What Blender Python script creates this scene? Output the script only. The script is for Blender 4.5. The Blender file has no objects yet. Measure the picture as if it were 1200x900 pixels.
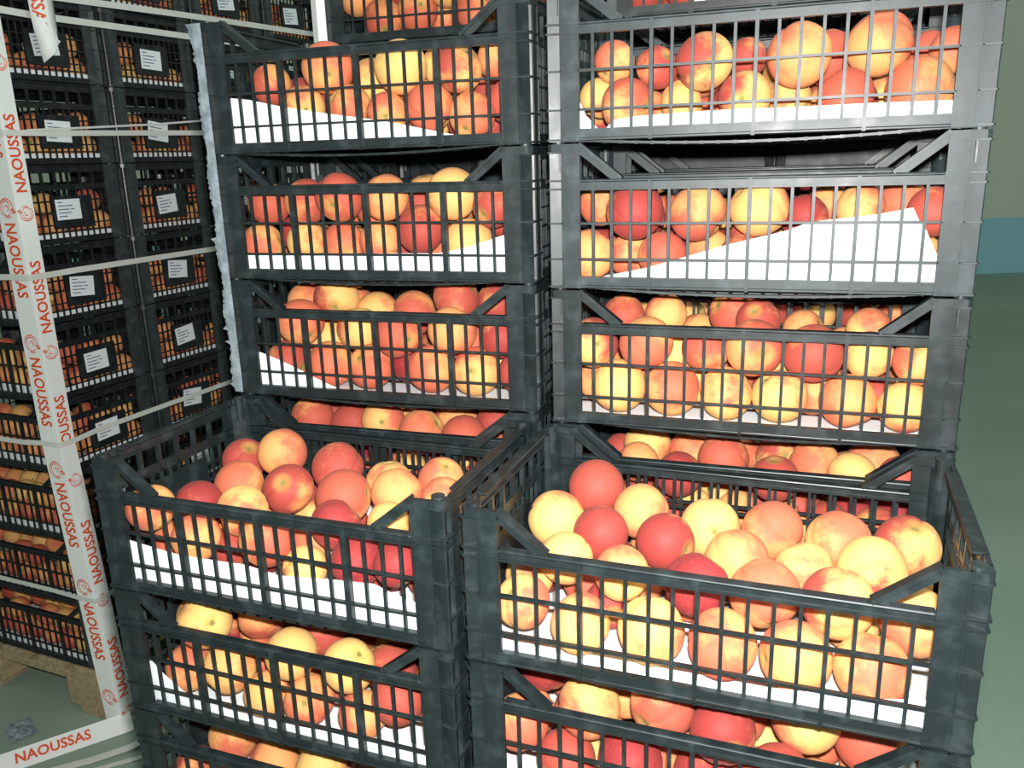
import bpy, bmesh, math, random
from mathutils import Vector, Matrix

# ---------------------------------------------------------------- camera, light, exposure
scene = bpy.context.scene
COL = scene.collection
CAM_LOC = Vector((0.0, 0.0, 0.35327))
cam_data = bpy.data.cameras.new('camera')
cam_data.sensor_width = 36.0
cam_data.lens = 976.196 / 1200.0 * 36.0
cam_data.clip_start = 0.02
camera = bpy.data.objects.new('camera', cam_data)
COL.objects.link(camera)
cr = Vector((0.99953093, -0.00800792, -0.02955998))
cu = Vector((0.03062546, 0.26135646, 0.96475638))
cf = Vector((0.0, 0.96520913, -0.26147911))
cu = (cu - cf * cu.dot(cf)).normalized()
cr = cf.cross(cu).normalized()
camera.matrix_world = Matrix(((cr.x, cu.x, -cf.x, CAM_LOC.x), (cr.y, cu.y, -cf.y, CAM_LOC.y),
                              (cr.z, cu.z, -cf.z, CAM_LOC.z), (0, 0, 0, 1)))
scene.camera = camera

world = bpy.data.worlds.new('warehouse_daylight')
scene.world = world
world.use_nodes = True
bg = world.node_tree.nodes['Background']
bg.inputs[0].default_value = (0.86, 1.0, 0.93, 1)
bg.inputs[1].default_value = 0.29

# the flash that sits on the camera beside its lens
fl = bpy.data.lights.new('camera_flash', 'AREA')
fl.shape = 'RECTANGLE'; fl.size = 0.035; fl.size_y = 0.02
fl.energy = 35.0
fl.color = (1.0, 0.985, 0.95)
flo = bpy.data.objects.new('camera_flash', fl)
COL.objects.link(flo)
fm = camera.matrix_world.copy()
fm.translation = CAM_LOC + cr * 0.018 + cu * 0.055
aim = Vector((0.12, 1.0, -0.02))
flo.matrix_world = Matrix.Translation(fm.translation) @ (aim - fm.translation).to_track_quat('-Z', 'Y').to_matrix().to_4x4()

# a fluorescent ceiling tube of the hall, to the right of the stacks
tube = bpy.data.lights.new('hall_tube_light', 'AREA')
tube.shape = 'RECTANGLE'; tube.size = 1.5; tube.size_y = 0.2
tube.energy = 36.0
tube.color = (0.80, 1.0, 0.90)
tubo = bpy.data.objects.new('hall_tube_light', tube)
COL.objects.link(tubo)
tubo.location = (2.0, 0.35, 1.6)
tubo.rotation_euler = (Vector((1.15, 1.3, -1.0)) - tubo.location).to_track_quat('-Z', 'Y').to_euler()

scene.view_settings.view_transform = 'Standard'
scene.view_settings.look = 'None'
scene.view_settings.exposure = 0.0
scene.view_settings.gamma = 1.0
scene.view_settings.use_curve_mapping = False

# ---------------------------------------------------------------- measures
W, D, H = 0.5, 0.29226, 0.18560          # one crate: long side, short side, stacking height
FLOOR = -1.0712
DECK = -0.92721                            # top of the pallets
STACK = {'RF': (0.17502, 0.73221, -0.36589), 'LF': (-0.31208, 0.92453, -0.36563),
         'RB': (0.29152, 1.01946, -0.33846), 'LB': (-0.20247, 1.22322, -0.32020),
         'MB': (-0.07698, 1.51269, -0.32020), 'RM': (0.39963, 1.31456, -0.33846)}
FAR_C = Vector((-1.11300, 1.94186, DECK))  # nearest bottom corner of the strapped stack
FAR_A = 1.15625
dE = Vector((math.cos(FAR_A), math.sin(FAR_A), 0))
dL = Vector((-math.sin(FAR_A), math.cos(FAR_A), 0))
FAR_PITCH = 0.312

# ---------------------------------------------------------------- materials
def new_mat(name):
    m = bpy.data.materials.new(name); m.use_nodes = True
    nt = m.node_tree
    return m, nt, nt.nodes['Principled BSDF']

def nd(nt, kind, **kw):
    n = nt.nodes.new(kind)
    for k, v in kw.items(): setattr(n, k, v)
    return n

def mixc(nt, fac, a, b, blend='MIX'):
    n = nd(nt, 'ShaderNodeMix', data_type='RGBA', blend_type=blend)
    for sock, val in ((n.inputs[0], fac), (n.inputs[6], a), (n.inputs[7], b)):
        if hasattr(val, 'is_linked'): nt.links.new(val, sock)
        else: sock.default_value = val
    return n.outputs[2]

def mth(nt, op, a, b=None, clamp=False):
    n = nd(nt, 'ShaderNodeMath', operation=op, use_clamp=clamp)
    for sock, val in ((n.inputs[0], a), (n.inputs[1], b)):
        if val is None: continue
        if hasattr(val, 'is_linked'): nt.links.new(val, sock)
        else: sock.default_value = val
    return n.outputs[0]

def ramp(nt, fac, p0, p1):
    n = nd(nt, 'ShaderNodeMapRange'); n.interpolation_type = 'SMOOTHSTEP'
    nt.links.new(fac, n.inputs[0])
    for i, v in ((1, p0), (2, p1)):
        if hasattr(v, 'is_linked'): nt.links.new(v, n.inputs[i])
        else: n.inputs[i].default_value = v
    return n.outputs[0]

def plastic(name, col, rough, spec=0.5):
    m, nt, b = new_mat(name)
    tc = nd(nt, 'ShaderNodeTexCoord')
    n = nd(nt, 'ShaderNodeTexNoise'); n.inputs['Scale'].default_value = 38; n.inputs['Detail'].default_value = 5
    nt.links.new(tc.outputs['Object'], n.inputs['Vector'])
    dusty = tuple(c * 1.9 + 0.006 for c in col)
    nt.links.new(mixc(nt, ramp(nt, n.outputs[0], 0.45, 0.75), (*col, 1), (*dusty, 1)), b.inputs['Base Color'])
    nt.links.new(mth(nt, 'ADD', mth(nt, 'MULTIPLY', n.outputs[0], 0.25), rough - 0.12), b.inputs['Roughness'])
    b.inputs['Specular IOR Level'].default_value = spec
    bp = nd(nt, 'ShaderNodeBump'); bp.inputs['Strength'].default_value = 0.12; bp.inputs['Distance'].default_value = 0.002
    nt.links.new(n.outputs[0], bp.inputs['Height']); nt.links.new(bp.outputs[0], b.inputs['Normal'])
    return m

M_BLACK = plastic('black_crate_plastic', (0.011, 0.017, 0.0185), 0.40)
M_GREY = plastic('flash_lit_crate_plastic', (0.019, 0.028, 0.031), 0.45, 0.45)  # lighter copy of the black plastic, flash reflection put into the colour
M_FAR = plastic('dark_crate_plastic', (0.008, 0.010, 0.012), 0.50)

M_POST = plastic('highlight_post_plastic', (0.030, 0.037, 0.040), 0.34, 0.6)  # far posts made lighter, painting in the specular highlight on their strips

def peach_mat(name, attr):
    m, nt, b = new_mat(name)
    at = nd(nt, 'ShaderNodeAttribute', attribute_type='GEOMETRY', attribute_name='fruit_co')
    co = at.outputs['Vector']
    if attr:
        ti = nd(nt, 'ShaderNodeAttribute', attribute_type='GEOMETRY', attribute_name='fruit_tint').outputs['Color']
        seed = None
    else:
        oi = nd(nt, 'ShaderNodeObjectInfo'); ti = oi.outputs['Color']; seed = oi.outputs['Random']
    sp = nd(nt, 'ShaderNodeSeparateColor'); nt.links.new(ti, sp.inputs[0])
    cover, deep, warm = sp.outputs[0], sp.outputs[1], sp.outputs[2]
    if seed is None: seed = mth(nt, 'MULTIPLY', mth(nt, 'ADD', cover, warm), 7.0)
    sv = nd(nt, 'ShaderNodeVectorMath', operation='ADD')
    cmb = nd(nt, 'ShaderNodeCombineXYZ'); s20 = mth(nt, 'MULTIPLY', seed, 20.0)
    for i in range(3): nt.links.new(s20, cmb.inputs[i])
    nt.links.new(co, sv.inputs[0]); nt.links.new(cmb.outputs[0], sv.inputs[1])
    n1 = nd(nt, 'ShaderNodeTexNoise'); n1.inputs['Scale'].default_value = 1.3; n1.inputs['Detail'].default_value = 3
    n2 = nd(nt, 'ShaderNodeTexNoise'); n2.inputs['Scale'].default_value = 11; n2.inputs['Detail'].default_value = 6; n2.inputs['Roughness'].default_value = 0.7
    nt.links.new(sv.outputs[0], n1.inputs['Vector'])
    st = nd(nt, 'ShaderNodeMapping'); st.inputs['Scale'].default_value = (1, 1, 0.35)
    nt.links.new(sv.outputs[0], st.inputs['Vector']); nt.links.new(st.outputs[0], n2.inputs['Vector'])
    sx = nd(nt, 'ShaderNodeSeparateXYZ'); nt.links.new(co, sx.inputs[0])
    # blush field: the sun-ripened cheek on local +X, broken by noise
    fld = mth(nt, 'ADD', mth(nt, 'MULTIPLY', sx.outputs[0], 0.30), mth(nt, 'ADD', mth(nt, 'MULTIPLY', n1.outputs[0], 0.95), mth(nt, 'MULTIPLY', n2.outputs[0], 0.36)))
    thr = mth(nt, 'SUBTRACT', 1.16, mth(nt, 'MULTIPLY', cover, 1.0))
    bl = ramp(nt, fld, mth(nt, 'SUBTRACT', thr, 0.20), mth(nt, 'ADD', thr, 0.22))
    base = mixc(nt, warm, (0.80, 0.49, 0.16, 1), (0.79, 0.30, 0.11, 1))
    blush = mixc(nt, deep, (0.68, 0.165, 0.085, 1), (0.30, 0.030, 0.034, 1))
    c = mixc(nt, bl, base, blush)
    sp2 = ramp(nt, n2.outputs[0], 0.50, 0.72)
    c = mixc(nt, mth(nt, 'MULTIPLY', sp2, 0.20), c, (0.62, 0.18, 0.07, 1))
    # stem scar, small and woody, at the pole
    scar = ramp(nt, sx.outputs[2], 0.842, 0.800)
    near = mth(nt, 'ADD', mth(nt, 'POWER', sx.outputs[0], 2.0), mth(nt, 'POWER', sx.outputs[1], 2.0))
    scar = mth(nt, 'MULTIPLY', ramp(nt, near, 0.018, 0.004), ramp(nt, sx.outputs[2], 0.3, 0.5))
    c = mixc(nt, scar, c, (0.10, 0.07, 0.03, 1))
    c = mixc(nt, mth(nt, 'MULTIPLY', mth(nt, 'MULTIPLY', ramp(nt, near, 0.22, 0.03), ramp(nt, sx.outputs[2], 0.3, 0.5)), 0.35), c, (0.50, 0.46, 0.10, 1))
    nt.links.new(c, b.inputs['Base Color'])
    b.inputs['Roughness'].default_value = 0.62
    b.inputs['Specular IOR Level'].default_value = 0.25
    b.inputs['Sheen Weight'].default_value = 0.04
    b.inputs['Sheen Roughness'].default_value = 0.6
    b.inputs['Sheen Tint'].default_value = (1.0, 0.86, 0.80, 1)
    b.inputs['Subsurface Weight'].default_value = 0.0
    return m
M_PEACH = peach_mat('peach_skin', False)
M_PEACH_MANY = peach_mat('peach_skin_many', True)

def simple(name, col, rough=0.7, noise=None, scale=20, col2=None, bump=0, spec=0.3):
    m, nt, b = new_mat(name)
    b.inputs['Base Color'].default_value = (*col, 1); b.inputs['Roughness'].default_value = rough
    b.inputs['Specular IOR Level'].default_value = spec
    if col2:
        tc = nd(nt, 'ShaderNodeTexCoord'); n = nd(nt, 'ShaderNodeTexNoise')
        n.inputs['Scale'].default_value = scale; n.inputs['Detail'].default_value = 6
        nt.links.new(tc.outputs['Object'], n.inputs['Vector'])
        nt.links.new(mixc(nt, ramp(nt, n.outputs[0], 0.35, 0.68), (*col, 1), (*col2, 1)), b.inputs['Base Color'])
        if bump:
            bp = nd(nt, 'ShaderNodeBump'); bp.inputs['Strength'].default_value = bump; bp.inputs['Distance'].default_value = 0.003
            nt.links.new(n.outputs[0], bp.inputs['Height']); nt.links.new(bp.outputs[0], b.inputs['Normal'])
    return m
M_PAPER = simple('white_liner_paper', (0.80, 0.86, 0.90), 0.75, col2=(0.86, 0.89, 0.90), scale=9, bump=0.15)
M_STRAP = simple('white_strapping', (0.66, 0.67, 0.62), 0.5, col2=(0.72, 0.72, 0.68), scale=15)
M_BOARD = simple('white_printed_board', (0.90, 0.92, 0.90), 0.55, col2=(0.86, 0.88, 0.86), scale=6)
M_INK = simple('orange_red_ink', (0.78, 0.10, 0.03), 0.6)
M_LABEL = simple('white_label', (0.80, 0.84, 0.86), 0.6)
M_LINE = simple('blue_grey_print', (0.08, 0.11, 0.22), 0.6)
M_FILM = simple('pale_plastic_film', (0.17, 0.21, 0.235), 0.35, col2=(0.28, 0.33, 0.37), scale=60, bump=0.4, spec=0.6)

def wood_mat():
    m, nt, b = new_mat('pallet_wood')
    tc = nd(nt, 'ShaderNodeTexCoord'); mp = nd(nt, 'ShaderNodeMapping'); mp.inputs['Scale'].default_value = (3, 30, 30)
    n = nd(nt, 'ShaderNodeTexNoise'); n.inputs['Scale'].default_value = 2.5; n.inputs['Detail'].default_value = 7
    nt.links.new(tc.outputs['Object'], mp.inputs[0]); nt.links.new(mp.outputs[0], n.inputs['Vector'])
    nt.links.new(mixc(nt, ramp(nt, n.outputs[0], 0.3, 0.7), (0.44, 0.34, 0.20, 1), (0.28, 0.21, 0.12, 1)), b.inputs['Base Color'])
    b.inputs['Roughness'].default_value = 0.85
    return m
M_WOOD = wood_mat()

def floor_mat():
    m, nt, b = new_mat('painted_concrete_floor')
    tc = nd(nt, 'ShaderNodeTexCoord')
    n = nd(nt, 'ShaderNodeTexNoise'); n.inputs['Scale'].default_value = 1.7; n.inputs['Detail'].default_value = 8
    n2 = nd(nt, 'ShaderNodeTexNoise'); n2.inputs['Scale'].default_value = 60; n2.inputs['Detail'].default_value = 4
    for k in (n, n2): nt.links.new(tc.outputs['Object'], k.inputs['Vector'])
    c = mixc(nt, ramp(nt, n.outputs[0], 0.35, 0.7), (0.27, 0.37, 0.29, 1), (0.33, 0.43, 0.35, 1))
    c = mixc(nt, mth(nt, 'MULTIPLY', n2.outputs[0], 0.5), c, (0.22, 0.27, 0.21, 1))
    nt.links.new(c, b.inputs['Base Color']); b.inputs['Roughness'].default_value = 0.6
    bp = nd(nt, 'ShaderNodeBump'); bp.inputs['Strength'].default_value = 0.1; nt.links.new(n2.outputs[0], bp.inputs['Height']); nt.links.new(bp.outputs[0], b.inputs['Normal'])
    return m
def wall_mat():
    m, nt, b = new_mat('wall_paint_with_blue_dado')
    g = nd(nt, 'ShaderNodeTexCoord'); s = nd(nt, 'ShaderNodeSeparateXYZ'); nt.links.new(g.outputs['Object'], s.inputs[0])
    n = nd(nt, 'ShaderNodeTexNoise'); n.inputs['Scale'].default_value = 2.0; n.inputs['Detail'].default_value = 5
    nt.links.new(g.outputs['Object'], n.inputs['Vector'])
    band = mth(nt, 'LESS_THAN', s.outputs[2], 0.622)
    up = mixc(nt, n.outputs[0], (0.78, 0.84, 0.68, 1), (0.84, 0.89, 0.74, 1))
    nt.links.new(mixc(nt, band, up, (0.42, 0.80, 0.92, 1)), b.inputs['Base Color']); b.inputs['Roughness'].default_value = 0.7
    return m

# ---------------------------------------------------------------- mesh helpers
def box(bm, x0, x1, y0, y1, z0, z1):
    vs = [bm.verts.new((x, y, z)) for x in (x0, x1) for y in (y0, y1) for z in (z0, z1)]
    for f in ((0, 1, 3, 2), (4, 6, 7, 5), (0, 4, 5, 1), (2, 3, 7, 6), (0, 2, 6, 4), (1, 5, 7, 3)):
        bm.faces.new([vs[i] for i in f])

def cham(bm, x0, x1, y0, y1, z0, z1, c=0.0012):
    """a box with all long edges chamfered"""
    n = len(bm.verts)
    box(bm, x0, x1, y0, y1, z0, z1)
    bm.verts.ensure_lookup_table()
    es = {e for v in bm.verts[n:] for e in v.link_edges}
    bmesh.ops.bevel(bm, geom=list(es), offset=c, segments=1, affect='EDGES')

def prism(bm, poly, z0, z1):
    a = [bm.verts.new((x, y, z0)) for x, y in poly]; b = [bm.verts.new((x, y, z1)) for x, y in poly]
    n = len(poly)
    for i in range(n): bm.faces.new((a[i], a[(i + 1) % n], b[(i + 1) % n], b[i]))
    bm.faces.new(a[::-1]); bm.faces.new(b)

def quadbar(bm, p, q, half, y0, y1):
    """bar in the xz plane from p to q"""
    d = Vector((q[0] - p[0], q[1] - p[1])).normalized(); nrm = Vector((-d.y, d.x)) * half
    pts = [(p[0] + nrm.x, p[1] + nrm.y), (q[0] + nrm.x, q[1] + nrm.y), (q[0] - nrm.x, q[1] - nrm.y), (p[0] - nrm.x, p[1] - nrm.y)]
    a = [bm.verts.new((x, y0, z)) for x, z in pts]; b = [bm.verts.new((x, y1, z)) for x, z in pts]
    for i in range(4): bm.faces.new((a[i], a[(i + 1) % 4], b[(i + 1) % 4], b[i]))
    bm.faces.new(a[::-1]); bm.faces.new(b)

def to_mesh(bm, name, mat):
    bmesh.ops.recalc_face_normals(bm, faces=bm.faces[:])
    me = bpy.data.meshes.new(name); bm.to_mesh(me); bm.free()
    if mat: me.materials.append(mat)
    return me

def link(name, data, parent=None, matrix=None):
    o = bpy.data.objects.new(name, data); COL.objects.link(o)
    if parent: o.parent = parent
    if matrix is not None: o.matrix_local = matrix
    return o

def tag(o, label, cat, group=None, kind=None):
    o['label'] = label; o['category'] = cat
    if group: o['group'] = group
    if kind: o['kind'] = kind
    return o

# ---------------------------------------------------------------- room shell
bm = bmesh.new(); box(bm, -8, 12, -3, 9.42, -0.15, 0)
fo = link('floor', to_mesh(bm, 'floor', floor_mat())); fo.location = (0, 0, FLOOR); fo['kind'] = 'structure'
WM = wall_mat()
bm = bmesh.new(); box(bm, -8, 12, 0, 0.2, 0, 4.6)
wo = link('wall_back', to_mesh(bm, 'wall_back', WM)); wo.location = (0, 9.42, FLOOR); wo['kind'] = 'structure'
bm = bmesh.new(); box(bm, -0.2, 0, -3, 9.42, 0, 4.6)
wo = link('wall_left', to_mesh(bm, 'wall_left', WM)); wo.location = (-8, 0, FLOOR); wo['kind'] = 'structure'

# ---------------------------------------------------------------- crate parts (shared meshes)
PI_ = 0.041                                    # inner edge of the corner posts
BARS = [0.0575 + 0.02408 * i for i in range(17)]
RIBS = (3, 8, 13)
def side_wall_mesh(mat, rib_w, front=True):
    s = lambda a, b: (a, b) if front else (D - b, D - a)
    bm = bmesh.new()
    # dropped rim: recessed band between two lips
    box(bm, PI_, W - PI_, *s(0.0005, 0.0050), 0.690 * H, 0.735 * H)
    cham(bm, PI_, W - PI_, *s(-0.0025, 0.0100), 0.730 * H, 0.750 * H)
    cham(bm, PI_, W - PI_, *s(-0.0015, 0.0070), 0.676 * H, 0.692 * H, 0.0008)
    for i, x in enumerate(BARS):
        if i in RIBS:
            box(bm, x - rib_w / 2, x + rib_w / 2, *s(-0.0022, 0.0058), 0.0, 0.735 * H)
        else:
            box(bm, x - 0.0018, x + 0.0018, *s(0.0006, 0.0046), 0.05 * H, 0.685 * H)
    for z in (0.452, 0.205):
        box(bm, PI_, W - PI_, *s(-0.0006, 0.0042), z * H - 0.0015, z * H + 0.0015)
    # foot rail with a lip below, sagging a little to the middle
    box(bm, PI_, W - PI_, *s(0.0002, 0.0050), 0.012 * H, 0.078 * H)
    cham(bm, PI_, W - PI_, *s(-0.0022, 0.0080), 0.004 * H, 0.024 * H, 0.0008)
    cham(bm, PI_, W - PI_, *s(-0.0012, 0.0064), 0.068 * H, 0.082 * H, 0.0006)
    return to_mesh(bm, 'side_wall', mat)

def brace_mesh(mat, right, front=True):
    s = lambda a, b: (a, b) if front else (D - b, D - a)
    f = (lambda x: W - x) if right else (lambda x: x)
    bm = bmesh.new()
    quadbar(bm, (f(0.0400), 0.985 * H), (f(0.0945), 0.752 * H), 0.0022, *s(-0.0025, 0.0100))
    quadbar(bm, (f(0.0390), 0.950 * H), (f(0.0880), 0.742 * H), 0.0040, *s(0.0008, 0.0044))
    return to_mesh(bm, 'brace', mat)

def post_mesh(mat, right, back):
    fx = (lambda x: W - x) if right else (lambda x: x)
    fy = (lambda y: D - y) if back else (lambda y: y)
    def pr(bm, poly, z0, z1):
        q = [(fx(x), fy(y)) for x, y in poly]
        prism(bm, q, z0, z1)
    bm = bmesh.new()
    A = 0.041
    t = 0.0034
    body = [(A, 0), (0.0180, 0), (0.0168, 0.0046), (0.0012, -0.0004), (-0.0004, 0.0012), (0.0046, 0.0168), (0.0, 0.0180), (0, A), (t, A), (t, 0.0215), (0.0085, 0.0185), (0.0185, 0.0085), (0.0215, t), (A, t)]
    pr(bm, body, 0.0, 0.93 * H)
    pr(bm, [(A, -0.0016), (0.0040, -0.0016), (-0.0016, 0.0040), (-0.0016, A), (t, A), (t, 0.0165), (0.0175, t), (A, t)], 0.93 * H, 0.985 * H)
    # raised vertical ribs
    for x in (0.0165, A - 0.002):
        pr(bm, [(x, -0.0012), (x + 0.002, -0.0012), (x + 0.002, 0.001), (x, 0.001)], 0.0, 0.985 * H)
        pr(bm, [(-0.0012, x), (-0.0012, x + 0.002), (0.001, x + 0.002), (0.001, x)], 0.0, 0.985 * H)
    # horizontal fins wrapping the post
    for z, e in ((0.012, 0.0030), (0.205, 0.0020), (0.452, 0.0020), (0.685, 0.0026), (0.742, 0.0030), (0.93, 0.0022)):
        pr(bm, [(A + 0.001, -e * .6), (0.0158, -e * .6), (0.0, -e), (-e, 0.0), (-e, 0.0158), (-e, A + 0.001), (t, A + 0.001), (t, 0.0165), (0.0175, t), (A + 0.001, t)], z * H - 0.0011, z * H + 0.0011)
    # round locating stud in the corner
    cx, cy = 0.0105, 0.0105
    ring = [(cx + 0.0078 * math.cos(a * math.pi / 8), cy + 0.0078 * math.sin(a * math.pi / 8)) for a in range(16)]
    pr(bm, ring, 0.80 * H, 1.0 * H)
    return to_mesh(bm, 'corner_post', mat)

def end_wall_mesh(mat, right, closed=False):
    s = (lambda a, b: (W - b, W - a)) if right else (lambda a, b: (a, b))
    bm = bmesh.new()
    y0, y1 = PI_, D - PI_
    cham(bm, *s(-0.0028, 0.0120), y0, y1, 0.965 * H, 0.985 * H)
    box(bm, *s(0.0008, 0.0052), y0, y1, 0.900 * H, 0.970 * H)
    cham(bm, *s(-0.0014, 0.0080), y0, y1, 0.890 * H, 0.905 * H, 0.0008)
    n = 6
    for i in range(1, n):
        y = y0 + (y1 - y0) * i / n
        box(bm, *s(0.0004, 0.0060), y - 0.0030, y + 0.0030, 0.68 * H, 0.895 * H)
    box(bm, *s(0.0008, 0.0052), y0, y1, 0.680 * H, 0.745 * H)
    box(bm, *s(-0.0010, 0.0060), y0, y1, 0.676 * H, 0.690 * H)
    if closed: box(bm, *s(0.0012, 0.0040), y0, y1, 0.10 * H, 0.90 * H)
    m = 12
    for i in range(1, m):
        y = y0 + (y1 - y0) * i / m
        box(bm, *s(0.0008, 0.0048), y - 0.0016, y + 0.0016, 0.05 * H, 0.685 * H)
    for z in (0.54, 0.40, 0.24, 0.15):
        box(bm, *s(0.0002, 0.0044), y0, y1, z * H - 0.0014, z * H + 0.0014)
    box(bm, *s(0.0002, 0.0052), y0, y1, 0.010 * H, 0.075 * H)
    cham(bm, *s(-0.0020, 0.0080), y0, y1, 0.004 * H, 0.022 * H, 0.0008)
    # closed name-plate panel in the middle
    yc = D / 2
    cham(bm, *s(-0.0022, 0.0052), yc - 0.056, yc + 0.056, 0.19 * H, 0.60 * H, 0.0015)
    return to_mesh(bm, 'end_wall', mat)

def base_mesh(mat):
    """open-work floor of the crate, bowed down a little between the posts"""
    bm = bmesh.new()
    def sag(x): return -0.0075 * max(0.0, math.sin(math.pi * min(1, max(0, (x - 0.05) / (W - 0.10))))) ** 0.8
    xs = [0.012 + (W - 0.024) * i / 24 for i in range(25)]
    for x in xs:
        s = sag(x); box(bm, x - 0.002, x + 0.002, 0.006, D - 0.006, -0.001 + s, 0.0028 + s)
    ys = [(0.010 + (D - 0.02) * i / 12, 0.002) for i in range(13)] + [(D * 0.33, 0.006), (D * 0.66, 0.006), (0.0085, 0.0025), (D - 0.0085, 0.0025)]
    for k, (y, w) in enumerate(ys):
        for x0, x1 in zip(xs, xs[1:]):
            a, b_ = sag(x0), sag(x1)
            v = [bm.verts.new(p) for p in ((x0, y - w, a - .0005), (x1, y - w, b_ - .0005), (x1, y + w, b_ - .0005), (x0, y + w, a - .0005),
                                           (x0, y - w, a + .0024), (x1, y - w, b_ + .0024), (x1, y + w, b_ + .0024), (x0, y + w, a + .0024))]
            for f in ((3, 2, 1, 0), (4, 5, 6, 7), (0, 1, 5, 4), (2, 3, 7, 6)): bm.faces.new([v[i] for i in f])
    return to_mesh(bm, 'base', mat)

class Kit:
    def __init__(k, mat, rib, closed=False):
        k.parts = [('base', base_mesh(mat), [])]
        for fr in (True, False):
            k.parts.append(('side_wall', side_wall_mesh(mat, rib, fr), [('brace', brace_mesh(mat, r, fr)) for r in (False, True)]))
        for r in (False, True):
            k.parts.append(('end_wall', end_wall_mesh(mat, r, closed), []))
            for b in (False, True): k.parts.append(('corner_post', post_mesh(mat, r, b), []))
KIT_L = Kit(M_BLACK, 0.0075)
KIT_R = Kit(M_BLACK, 0.0042)
KIT_G = Kit(M_GREY, 0.0042)
KIT_F = Kit(M_FAR, 0.0060)
KIT_S = Kit(M_FAR, 0.0060, True)  # closed end walls for the added last row, blocking light from behind
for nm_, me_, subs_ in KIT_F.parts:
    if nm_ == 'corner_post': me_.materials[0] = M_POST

def label_mesh():
    bm = bmesh.new()
    box(bm, -0.0032, -0.0024, -0.034, 0.034, -0.024, 0.024)
    me = to_mesh(bm, 'paper_label', M_LABEL)
    return me
def lines_mesh():
    bm = bmesh.new(); R = random.Random(3)
    for i in range(5):
        z = 0.017 - i * 0.0082
        y = 0.028
        for L in ((0.014,), (0.040,), (0.030, 0.010), (0.036,), (0.022,))[i]:
            box(bm, -0.0035, -0.0031, y - L, y, z - 0.0011, z + 0.0011); y -= L + 0.004
    return to_mesh(bm, 'printed_lines', M_LINE)
LABEL_ME, LINES_ME = label_mesh(), lines_mesh()

def make_crate(kit, label, group, matrix, with_label=None):
    root = link('plastic_crate', None); root.matrix_world = matrix
    root.empty_display_size = 0.05
    tag(root, label, 'crate', group)
    for nm, me, subs in kit.parts:
        o = link(nm, me, root)
        for sn, sm in subs: link(sn, sm, o)
    if with_label is not None:
        R = random.Random(with_label)
        M = Matrix.Translation((0, D / 2 + 0.010 + R.uniform(-.008, .008), 0.415 * H + R.uniform(-.004, .004))) @ Matrix.Rotation(R.uniform(-.14, .14), 4, 'X')
        lb = link('paper_label', LABEL_ME, root, M)
        lb['label'] = 'white printed paper label'
        link('printed_lines', LINES_ME, lb)
    return root

def stack_matrix(s, level):
    x, y, a = STACK[s]
    return Matrix.Translation((x, y, level * H)) @ Matrix.Rotation(a, 4, 'Z') @ Matrix.Translation((-W / 2, 0, 0))

STACK_WORDS = {
 'RF': ('right front stack', ['open', 'second', 'third', 'fourth', 'lowest']),
 'LF': ('left front stack', ['open', 'second', 'third', 'fourth', 'lowest']),
 'RB': ('right rear stack', ['top', 'second', 'third', 'fourth', 'fifth', 'sixth', 'seventh', 'lowest']),
 'LB': ('left rear stack', ['top', 'second', 'third', 'fourth', 'fifth', 'sixth', 'seventh', 'lowest']),
 'RM': ('hidden stack behind the right rear one', ['top', 'second', 'third', 'fourth', 'fifth', 'sixth', 'seventh', 'eighth', 'lowest']),
 'MB': ('hidden stack behind the left rear one', ['top', 'second', 'third', 'fourth', 'fifth', 'sixth', 'seventh', 'eighth', 'lowest'])}
TOPS = {'RF': -1, 'LF': -1, 'RB': 2, 'LB': 2, 'RM': 3, 'MB': 3}
OWN = {('RF', -1): 'open black crate heaped with peaches, topmost of the right front stack',
       ('LF', -1): 'open black crate with deep white liner, topmost of the left front stack',
       ('RF', -2): 'black peach crate directly under the open crate of the right front stack',
       ('LF', -2): 'black peach crate directly under the open crate of the left front stack',
       ('LF', -3): 'third black crate down in the left front stack, at the photo bottom edge',
       ('RB', 2): 'flash-lightened black peach crate at the top of the right rear stack',
       ('RB', 1): 'flash-lightened black crate with white paper rising to a corner, right rear stack',
       ('RB', 0): 'black crate full of yellow peaches, third down in the right rear stack',
       ('RB', -1): 'black crate mostly hidden behind the open right front crate',
       ('LB', 2): 'black crate with tilted white liner, topmost of the left rear stack',
       ('LB', 1): 'black crate with level white liner, second down in the left rear stack',
       ('LB', 0): 'black crate with red peaches, third down in the left rear stack',
       ('LB', -1): 'black crate mostly hidden behind the open left front crate'}
GROUPS = {'RF': 'crates of the right front stack', 'LF': 'crates of the left front stack', 'RB': 'crates of the right rear stack',
          'LB': 'crates of the left rear stack', 'RM': 'crates of the hidden rear stacks', 'MB': 'crates of the hidden rear stacks'}
for s in STACK:
    nm, ords = STACK_WORDS[s]
    for lv in range(TOPS[s], -6, -1):
        k = TOPS[s] - lv
        kit = KIT_G if (s == 'RB' and lv >= 1) else (KIT_R if s in ('RF', 'RB', 'RM') else KIT_L)
        if s in ('RM', 'MB'): kit = KIT_L
        lab = OWN.get((s, lv), '%s black crate of the %s' % (ords[k], nm))
        make_crate(kit, lab, GROUPS[s], stack_matrix(s, lv))

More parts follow.
